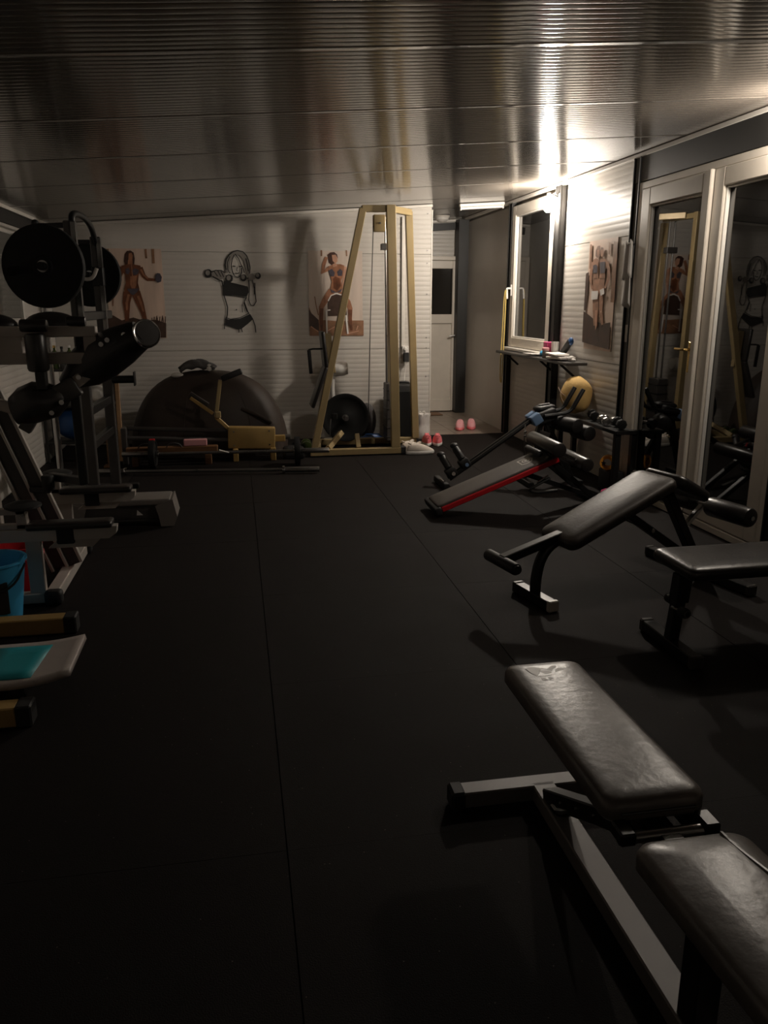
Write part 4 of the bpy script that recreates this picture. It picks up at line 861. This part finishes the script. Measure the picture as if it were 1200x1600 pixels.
def barbell(label, a, b, plates=(), collar=True, group=None):
    a, b = Vector(a), Vector(b); d = (b-a).normalized(); t = thing('barbell', label, 'barbell', ((a.x+b.x)/2, (a.y+b.y)/2, 0))
    G().cyl(a, b, .014, n=12).obj('bar', 'steel', t); Lb = (b-a).length
    for e, s in ((a, 1), (b, -1)):
        G().cyl(e, e+d*s*.30, .024, n=14, bev=.003).obj('sleeve', 'steel', t); G().cyl(e+d*s*.30, e+d*s*.325, .034, n=14, bev=.003).obj('collar', 'chrome', t)
    return t, a, d
barbell('long plain steel barbell lying nearest on the floor by the back wall', (-1.30, 7.12, .035), (.67, 6.885, .035))
t, a0, dd = barbell('steel barbell with small plates lying behind the plain one', (-1.05, 7.36, .135), (.80, 7.26, .135))
for s_, r_, lab in ((.27, .13, 'small black weight plate on the left end of the floor barbell'), (1.56, .13, 'small black weight plate on the right end of the floor barbell')):
    plate('weight_plate', lab, a0+dd*s_, dd, r_, .05)
G().box(a0+dd*.27+Vector((.0, 0, .125)), (.05, .05, .02), bev=.004).obj('collar_clip', 'red', t)
t = thing('wooden_beam', 'brown wooden beam on the floor with two rope loops', 'beam', (-.72, 7.78, 0))
G().box((-.62, 7.50, .135), (.82, .07, .075), bev=.006).obj('beam', 'wood', t)
for x in (-.95, -.30): G().box((x, 7.5, .049), (.06, .10, .097), bev=.004).obj('support', 'wood', t)
for x in (-.85, -.60): G().tube([(x-.07, 7.46, .17), (x-.05, 7.455, .20), (x, 7.45, .215), (x+.05, 7.455, .20), (x+.07, 7.46, .17)], .006, 6, 1).obj('rope_loop', 'grey_dark', t)
t = tag(solo(G().box((-.41, 7.495, .205), (.21, .055, .06), bev=.006).obj('foam_block', 'pink', None), (-.41, 7.495, .174)), 'flat pink foam block resting on the wooden beam', 'foam block')
t = tag(solo(G().box((-.15, 7.24, .158), (.09, .03, .006), rot=(0, .3, 0)).obj('paper_tag', 'paper', None), (-.15, 7.24, .155)), 'small white tag lying on the floor barbell', 'tag')
t = thing('black_cushion', 'small flat black cushion beside the gold tower foot', 'cushion', (.48, 7.62, 0)); G().pad(frame((.50, 7.66, .004), (1, 0, 0)), .20, .18, .10, cr=.03).obj('pad', 'foam', t, 50); G().box((.50, 7.568, .05), (.16, .006, .02)).obj('zip', 'black_rubber', t)
for i, (x, y_, m_, lab) in enumerate(((.545, 7.90, 'black_iron', 'black dumbbell on the floor left of the gold tower leg'), (.655, 8.03, 'green_glass', 'dark green dumbbell on the floor against the gold tower leg'))):
    dumbbell(lab, (x, y_, .056), (.05, 1, 0), .054, .22, m_, group=None)
# ------------------------------------------------------------------ shelving rack at the left
SR = thing('shelving_rack', 'black metal shelving rack in the back left corner', 'shelf', (-1.42, 7.95, 0))
for x in (-1.77, -1.17):
    for y in (7.80, 8.12): G().box((x, y, .46), (.025, .025, .92), bev=.002).obj('post', 'steel_dark', SR)
for z in (.18, .52, .85): G().box((-1.47, 7.96, z), (.62, .34, .018), bev=.002).obj('shelf_board', 'steel_dark', SR)
def bottle(label, c, r, h, m, cap='black_rubber'):
    t = thing('bottle', label, 'bottle', c, group='bottles on the shelving rack')
    G().lathe([(0, 0), (r, 0), (r, h*.6), (r*.8, h*.72), (r*.35, h*.8), (r*.35, h*.92), (0, h*.92)], c, (0, 0, 1), 14).obj('glass', m, t)
    G().cyl((c[0], c[1], c[2]+h*.90), (c[0], c[1], c[2]+h), r*.45, n=10).obj('cap', cap, t)
for i, (x, m, cp, lab) in enumerate(((-1.72, 'white_plastic', 'grey_paint', 'white bottle at the wall end of the rack'), (-1.65, 'green_glass', 'brass', 'dark green bottle next to the white one'), (-1.585, 'grey_dark', 'black_rubber', 'dark grey bottle third from the wall'), (-1.52, 'green_glass', 'white_plastic', 'dark bottle with white cap farthest from the wall'))):
    bottle(lab, (x, 7.92, .860), .030, .20+.01*(i % 2), m, cp)
pot('small_jar', 'pale jar on the right end of the shelving rack', (-1.29, 7.90, .860), .04, .10, 'silver_plastic', 'jar', 'brass')
bag('paper_bag', 'crumpled white bag on the right end of the shelving rack', (-1.22, 8.02, .860), .06, .18, 'white_cloth')
t = thing('exercise_ball', 'dark blue exercise ball sitting on the low shelf', 'ball', (-1.50, 7.72, .19)); G().ball((-1.54, 7.96, .345), .155, (1.12, 1, 1), n=24, m=16).obj('skin', 'blue_dark', t); G().cyl((-1.48, 7.815, .30), (-1.48, 7.81, .30), .012, n=10).obj('valve', 'black_rubber', t)
t = thing('white_helmet', 'round white helmet on the middle shelf', 'helmet', (-1.29, 7.88, .53)); G().ball((-1.29, 7.90, .617), .086, (1.1, 1, 1), n=20, m=14).obj('shell', 'white_plastic', t); G().tube([(-1.37, 7.85, .58), (-1.29, 7.81, .575), (-1.22, 7.85, .58)], .010, 8, 1).obj('brim', 'grey_paint', t)
t = thing('tan_post', 'tan wooden stick standing between rack and dome', 'stick', (-1.11, 7.8, 0)); G().beam((-1.11, 7.76, .0), (-1.11, 7.84, .85), .04, .025).obj('stick', 'tan', t); G().box((-1.11, 7.84, .86), (.05, .04, .03), bev=.004).obj('stick_end', 'tan', t)
t = thing('wood_block', 'short upright orange-brown wood block on the floor by the rack', 'wood block', (-1.17, 7.5, 0)); G().box((-1.17, 7.50, .14), (.05, .05, .28), bev=.004).obj('block', 'wood', t); G().box((-1.17, 7.50, .01), (.12, .10, .02), bev=.003).obj('base', 'wood', t)
# ------------------------------------------------------------------ squat rack with loaded barbell
RK = thing('squat_rack', 'black squat rack with shiny uprights joined by an arched tube', 'exercise machine', (-1.0, 6.1, 0))
pA, pB = (-1.03, 5.78), (-1.0, 6.58)
for (x, y), zt_ in ((pA, 1.965), (pB, 1.925)):
    G().box((x, y, zt_/2), (.075, .06, zt_), bev=.006).obj('upright', 'grey_dark', RK)
    G().box((x+.024, y-.032, zt_*.75), (.030, .008, zt_*.49)).obj('upright_strip', 'chrome', RK)
for (x, y), zt_ in (((-1.25, 5.82), 1.95), ((-1.16, 6.60), 1.91)):
    G().cyl((x, y, 0), (x, y, zt_), .022, n=12).obj('rear_upright', 'chrome', RK); G().ball((x, y, zt_), .024).obj('upright_cap', 'black_rubber', RK)
G().beam((-1.25, 5.82, 1.935), (-1.03, 5.78, 1.935), .03, .03).obj('top_tie', 'black_paint', RK); G().beam((-1.16, 6.60, 1.89), (-1.0, 6.58, 1.89), .03, .03).obj('top_tie', 'black_paint', RK)
G().tube([(-1.02, 5.80, 1.95), (-1.02, 5.82, 2.01), (-1.01, 5.98, 2.03), (-1.0, 6.25, 2.02), (-1.0, 6.48, 1.97), (-1.0, 6.57, 1.88), (-1.0, 6.58, 1.80)], .021, 12, 2).obj('arch_tube', 'black_paint', RK)
for z in (1.36, .72, .48): G().beam((pA[0], pA[1], z), (pB[0], pB[1], z), .05, .06).obj('cross_tie', 'black_paint', RK)
G().beam((-1.0, 6.60, 1.36), (-1.0, 6.95, 1.36), .05, .06).obj('rear_arm', 'black_paint', RK)
pgx = G().cyl((-.97, 6.58, .87), (-.80, 6.58, .87), .030, n=12).obj('storage_peg', 'black_paint', RK); G().box((-.795, 6.58, .875), (.010, .09, .11), bev=.003).obj('peg_flange', 'black_paint', pgx)
for (x, y) in (pA, pB):
    G().box((x-.10, y, .02), (.55, .07, .04), bev=.005).obj('base_bar', 'black_paint', RK)
    hk = G().box((x, y, 1.64), (.085, .075, .14), bev=.006).obj('hook_sleeve', 'black_paint', RK)
    G().tube([(x, y-.045, 1.70), (x-.03, y-.05, 1.63), (x-.085, y-.05, 1.615), (x-.125, y-.05, 1.64), (x-.135, y-.05, 1.70)], .014, 8, 2).obj('hook', 'grey_light', hk)
hb = thing('barbell', 'barbell racked high across the squat rack with two big plates', 'barbell', (-1.10, 5.9, 1.62))
G().cyl((-1.09, 5.12, 1.655), (-1.09, 6.92, 1.655), .0145, n=12).obj('bar', 'steel', hb)
for y0_, y1_ in ((5.09, 5.28), (6.62, 6.96)): G().cyl((-1.09, y0_, 1.655), (-1.09, y1_, 1.655), .0235, n=14, bev=.003).obj('sleeve', 'black_iron', hb)
plate('weight_plate', 'large black plate on the near end of the racked barbell', (-1.085, 5.16, 1.655), (.14, 1, -.03), .236, .045, 'plates on the racked barbell')
plate('weight_plate', 'large black plate on the far end of the racked barbell', (-1.085, 6.74, 1.655), (.14, 1, -.03), .236, .045, 'plates on the racked barbell')
# ------------------------------------------------------------------ grey leg machine
LM = thing('leg_machine', 'grey steel leg machine with padded arms, rollers and slanted channel', 'exercise machine', (-1.1, 4.4, 0))
G().beam((-.955, 3.98, .035), (-.955, 4.80, .035), .06, .06).obj('base_beam', 'grey_light', LM)
for y in (3.965, 4.815): G().box((-.945, y, .038), (.085, .07, .075), bev=.02).obj('rubber_foot', 'black_rubber', LM)
for y in (4.0, 4.77):
    G().beam((-.98, y, .03), (-1.45, y, .03), .055, .05).obj('base_cross', 'grey_paint', LM)
    G().box((-1.02, y, .20), (.075, .035, .34), bev=.004).obj('front_upright', 'grey_paint', LM)
    a = G().prism([(-1.26, y-.028, .325), (-.66, y-.028, .325), (-.625, y-.028, .35), (-.62, y-.028, .385), (-1.26, y-.028, .385)], (0, .056, 0)).obj('arm', 'grey_light', LM, 30)
    G().prism([(-.90, y-.02, .325), (-.70, y-.02, .325), (-.74, y-.02, .285), (-.95, y-.02, .285)], (0, .04, 0)).obj('arm_gusset', 'grey_paint', a, 30)
    G().pad(frame((-.84, y, .384), (1, 0, 0)), .40, .11, .03, cr=.015, puff=.004, edge=.008).obj('arm_pad', 'leather', a, 50)
    G().box((-.865, y, .348), (.085, .064, .085), bev=.006).obj('arm_sleeve', 'black_rubber', a)
    # slotted bracket above the arm
    for c, d in (((-1.16, y, .475), (.24, .04, .03)), ((-1.16, y, .40), (.24, .04, .025)), ((-1.06, y, .435), (.05, .04, .10)), ((-1.265, y, .435), (.03, .04, .10))):
        G().box(c, d, bev=.003).obj('slotted_bracket', 'grey_paint', a)
    G().cyl((-1.05, y-.021, .46), (-1.05, y-.026, .46), .008, n=8).obj('bolt', 'steel', a)
    G().lathe([(0, 0), (.07, 0), (.085, .008), (.085, .018), (.06, .028), (.03, .03), (0, .03)], (-1.05, y, .488), (0, 0, 1), 24, 1.0).obj('turn_knob', 'black_rubber', LM)
    G().box((-1.40, y, .66), (.06, .06, 1.28), bev=.005).obj('rear_post', 'grey_paint', LM)
fc = lambda y: [(-.94, y, .05), (-1.16, y, .70), (-1.32, y, 1.16)]
G().beam((-.955, 4.40, .06), (-1.33, 4.40, 1.18), .15, .05, .004, up=(0, 1, 0)).obj('slanted_channel', 'grey_dark', LM)
for s in (-.075, .0, .075):
    G().beam((-.955+s, 4.37, .065+s*.33), (-1.33+s, 4.37, 1.18+s*.33), .016, .03, .002, up=(0, 1, 0)).obj('channel_edge', 'grey_light', LM)
G().beam((-1.40, 4.0, 1.22), (-1.40, 4.77, 1.22), .06, .06).obj('rear_tie', 'grey_paint', LM)
G().beam((-1.34, 4.40, 1.15), (-1.40, 4.40, 1.22), .08, .06).obj('channel_tie', 'grey_paint', LM)
G().cyl((-1.0, 4.33, .50), (-1.0, 4.33, .58), .032, n=14, bev=.008).obj('stop_peg', 'black_rubber', LM); G().beam((-1.10, 4.37, .50), (-.99, 4.33, .50), .03, .03).obj('peg_arm', 'black_paint', LM)
UY = 4.20
for c, d in (((-.92, UY, 1.315), (.50, .07, .05)), ((-.92, UY, 1.188), (.50, .07, .055)), ((-.70, UY, 1.252), (.06, .07, .08)), ((-1.15, UY, 1.252), (.28, .07, .08)), ((-1.31, UY, 1.25), (.18, .07, .18))):
    G().box(c, d, bev=.003).obj('slotted_beam', 'grey_paint', LM)
G().box((-.745, UY+.02, 1.252), (.05, .05, .075)).obj('slot_block', 'black_rubber', LM)
vp = G().cyl((-.935, UY-.09, 1.13), (-.935, UY-.09, 1.31), .050, n=18, bev=.016).obj('roller', 'leather', LM)
G().cyl((-1.0, UY-.09, 1.345), (-.875, UY-.09, 1.345), .030, n=16, bev=.010).obj('roller', 'leather', LM); G().cyl((-.80, UY-.03, 1.365), (-.71, UY-.03, 1.362), .024, n=16, bev=.008).obj('roller', 'leather', LM)
G().box((-.935, UY-.05, 1.09), (.05, .05, .10), bev=.006).obj('roller_stem', 'black_paint', LM)
for c, L_ in (((-1.20, 4.30, 1.34), .30), ((-.90, 4.32, 1.345), .26)):
    G().ball(c, .15, (L_/.30, .5, .42), n=24, m=14).obj('cushion', 'leather', LM)
# long black lever pad with a chrome end
g = G(); rings = []
for (x, y, z), rx, rz in (((-.86, 4.26, 1.06), .03, .03), ((-.82, 4.25, 1.08), .055, .055), ((-.74, 4.24, 1.14), .075, .105), ((-.66, 4.22, 1.19), .08, .115), ((-.56, 4.21, 1.245), .08, .10), ((-.48, 4.20, 1.29), .078, .078), ((-.455, 4.195, 1.30), .07, .072)):
    f = frame((x, y, z), (.33, -.05, .22)); rings.append([g.b.verts.new(f @ Vector((0, rx*math.cos(6.2832*k/20), rz*math.sin(6.2832*k/20)))) for k in range(20)])
g._skin(rings, 20); g.b.faces.new(rings[0][::-1]); g.b.faces.new(rings[-1]); lp = g.obj('lever_pad', 'leather', LM, 50)
ed = Vector((.45, -.85, .25)).normalized(); ec = Vector((-.43, 4.16, 1.305))
G().lathe([(0, -.03), (.060, -.03), (.070, -.02), (.070, .004), (.066, .010), (.060, .008), (0, .006)], ec, ed, 28).obj('end_disc', 'chrome', lp)
G().lathe([(0, .0075), (.060, .009), (0, .010)], ec, ed, 28).obj('disc_face', 'grey_dark', lp)
for x, z in ((-.645, 1.255), (-.615, 1.275), (-.535, 1.28), (-.535, 1.30)): G().cyl((x, 4.155, z), (x, 4.135, z), .012, n=10).obj('bolt', 'chrome', lp)
G().beam((-.86, 4.20, 1.02), (-.70, 4.20, 1.13), .05, .06).obj('link_plate', 'grey_paint', LM)
G().box((-.83, 4.18, 1.03), (.12, .05, .10), rot=(0, -.5, 0), bev=.01).obj('link_bracket', 'grey_dark', LM)
for x, z in ((-.76, 1.10), (-.85, .98), (-.90, .93)): G().cyl((x, 4.15, z), (x, 4.12, z), .012, n=10).obj('bolt', 'chrome', LM)
g = G(); rings = []
for (x, z), r in (((-1.10, .93), .02), ((-1.09, .935), .07), ((-1.04, .955), .095), ((-.97, .98), .10), ((-.90, .985), .085), ((-.85, 1.0), .05), ((-.82, 1.01), .02)):
    f = frame((x, 4.2, z), (1, 0, .25)); rings.append([g.b.verts.new(f @ Vector((0, r*math.cos(6.2832*k/20), r*math.sin(6.2832*k/20)))) for k in range(20)])
g._skin(rings, 20); g.b.faces.new(rings[0][::-1]); g.b.faces.new(rings[-1]); g.obj('thigh_roller', 'leather', LM, 50)
G().box((-1.03, 4.18, .865), (.06, .05, .06), rot=(0, .6, 0), bev=.004).obj('square_stub', 'grey_dark', LM)
G().beam((-1.05, 4.2, .93), (-1.38, 4.2, 1.05), .05, .05).obj('roller_arm', 'grey_paint', LM); G().box((-1.38, 4.2, 1.13), (.06, .06, .28), bev=.004).obj('roller_hanger', 'grey_paint', LM)
G().beam((-.80, 4.22, .55), (-.80, 4.22, 1.02), .045, .04).obj('swing_arm', 'black_paint', LM); G().beam((-1.0, 4.40, .56), (-.80, 4.24, .56), .045, .04).obj('swing_link', 'black_paint', LM)
# ------------------------------------------------------------------ aerobic step, bucket, red tub, near frame
ST = thing('aerobic_step', 'grey plastic aerobic step with flared end behind the leg machine', 'step platform', (-.8, 5.47, 0))
G().box((-.80, 5.47, .165), (.64, .24, .045), bev=.012).obj('deck', 'step_grey', ST); G().box((-.80, 5.47, .095), (.54, .20, .10), bev=.01).obj('core', 'grey_dark', ST)
for s in (-1, 1):
    G().prism([(-.80+s*.22, 5.345, .14), (-.80+s*.335, 5.345, .185), (-.80+s*.36, 5.345, .06), (-.80+s*.335, 5.345, 0), (-.80+s*.25, 5.345, 0), (-.80+s*.24, 5.345, .07)], (0, .25, 0)).obj('end_leg', 'step_grey', ST, 30)
G().prism([(-.70, 5.342, .085), (-.66, 5.342, .085), (-.695, 5.342, .12)], (0, -.003, 0)).obj('sticker', 'paper', ST, 0)
BK = thing('bucket', 'sky blue plastic bucket cut off by the left edge', 'bucket', (-1.17, 3.80, 0))
bc = (-1.17, 3.80, 0)
G().lathe([(0, .004), (.105, .004), (.11, .0), (.112, .006), (.15, .285), (.160, .29), (.160, .30), (.146, .30), (.106, .012), (0, .010)], bc, (0, 0, 1), 32).obj('shell', 'blue_bucket', BK)
G().prism([(-1.035, 3.735, .30), (-1.01, 3.735, .335), (-1.03, 3.79, .295), (-1.05, 3.80, .27), (-1.055, 3.74, .25)], (.012, .004, 0)).obj('spout', 'blue_bucket', BK, 30)
G().tube([(-1.32, 3.80, .27), (-1.31, 3.66, .20), (-1.17, 3.625, .17), (-1.04, 3.66, .20), (-1.02, 3.80, .27)], .006, 8, 2).obj('bail_handle', 'black_paint', BK)
G().box((-1.12, 3.685, .14), (.09, .008, .16), rot=(.12, 0, .35), bev=.003).obj('dark_label', 'black_rubber', BK)
RT = thing('red_tub', 'red mesh tub on the floor behind the blue bucket', 'tub', (-1.16, 4.22, 0))
G().lathe([(0, .004), (.08, .004), (.085, 0), (.105, .24), (.112, .25), (.10, .25), (.08, .012), (0, .01)], (-1.14, 4.20, 0), (0, 0, 1), 24).obj('shell', 'red', RT); G().lathe([(.106, .19), (.112, .19), (.113, .21), (.107, .21)], (-1.14, 4.20, 0), (0, 0, 1), 24).obj('rim_band', 'coral', RT)
LP = thing('press_frame', 'brass-coloured machine base with two cross beams at the left edge', 'exercise machine', (-1.3, 3.2, 0))
for y in (3.60, 2.76):
    G().box((-1.26, y, .04), (.88, .075, .075), bev=.005).obj('cross_beam', 'gold_dull', LP); G().box((-.795, y, .041), (.055, .082, .082), bev=.006).obj('end_cap', 'black_rubber', LP)
G().box((-1.55, 3.18, .04), (.07, .78, .07), bev=.005).obj('side_beam', 'gold_dull', LP)
SB = thing('twist_board', 'silver board with two teal grip mats by the left edge', 'step platform', (-1.0, 3.03, 0))
def top(u, v):
    x = -1.42+.76*u; c = max(0, (u-.72)/.28); y = 3.03+(v-.5)*.38*(1-.10*c**2); return (x, y+.02*(u-.5), .10+.028*c**2)
G().grid(top, 24, 10).obj('deck', 'silver_plastic', SB, 60, solid=.022)
def teal(x0, x1): return lambda u, v: (x0+(x1-x0)*u+.02*v, 3.03+(v-.5)*.29, .1135)
G().grid(teal(-1.00, -.80), 4, 4).obj('grip_mat', 'teal', SB, 60, solid=.006); G().grid(teal(-1.26, -1.03), 4, 4).obj('grip_mat', 'teal', SB, 60, solid=.006)
G().prism([(-.785, 2.85, .1125), (-.775, 2.85, .1125), (-.755, 3.21, .1125), (-.765, 3.21, .1125)], (0, 0, .003)).obj('deck_seam', 'grey_light', SB, 0)
for x in (-1.3, -.86):
    for y in (2.90, 3.16): G().cyl((x, y, 0), (x, y, .09), .025, .03, 12, .003).obj('foot', 'black_rubber', SB)
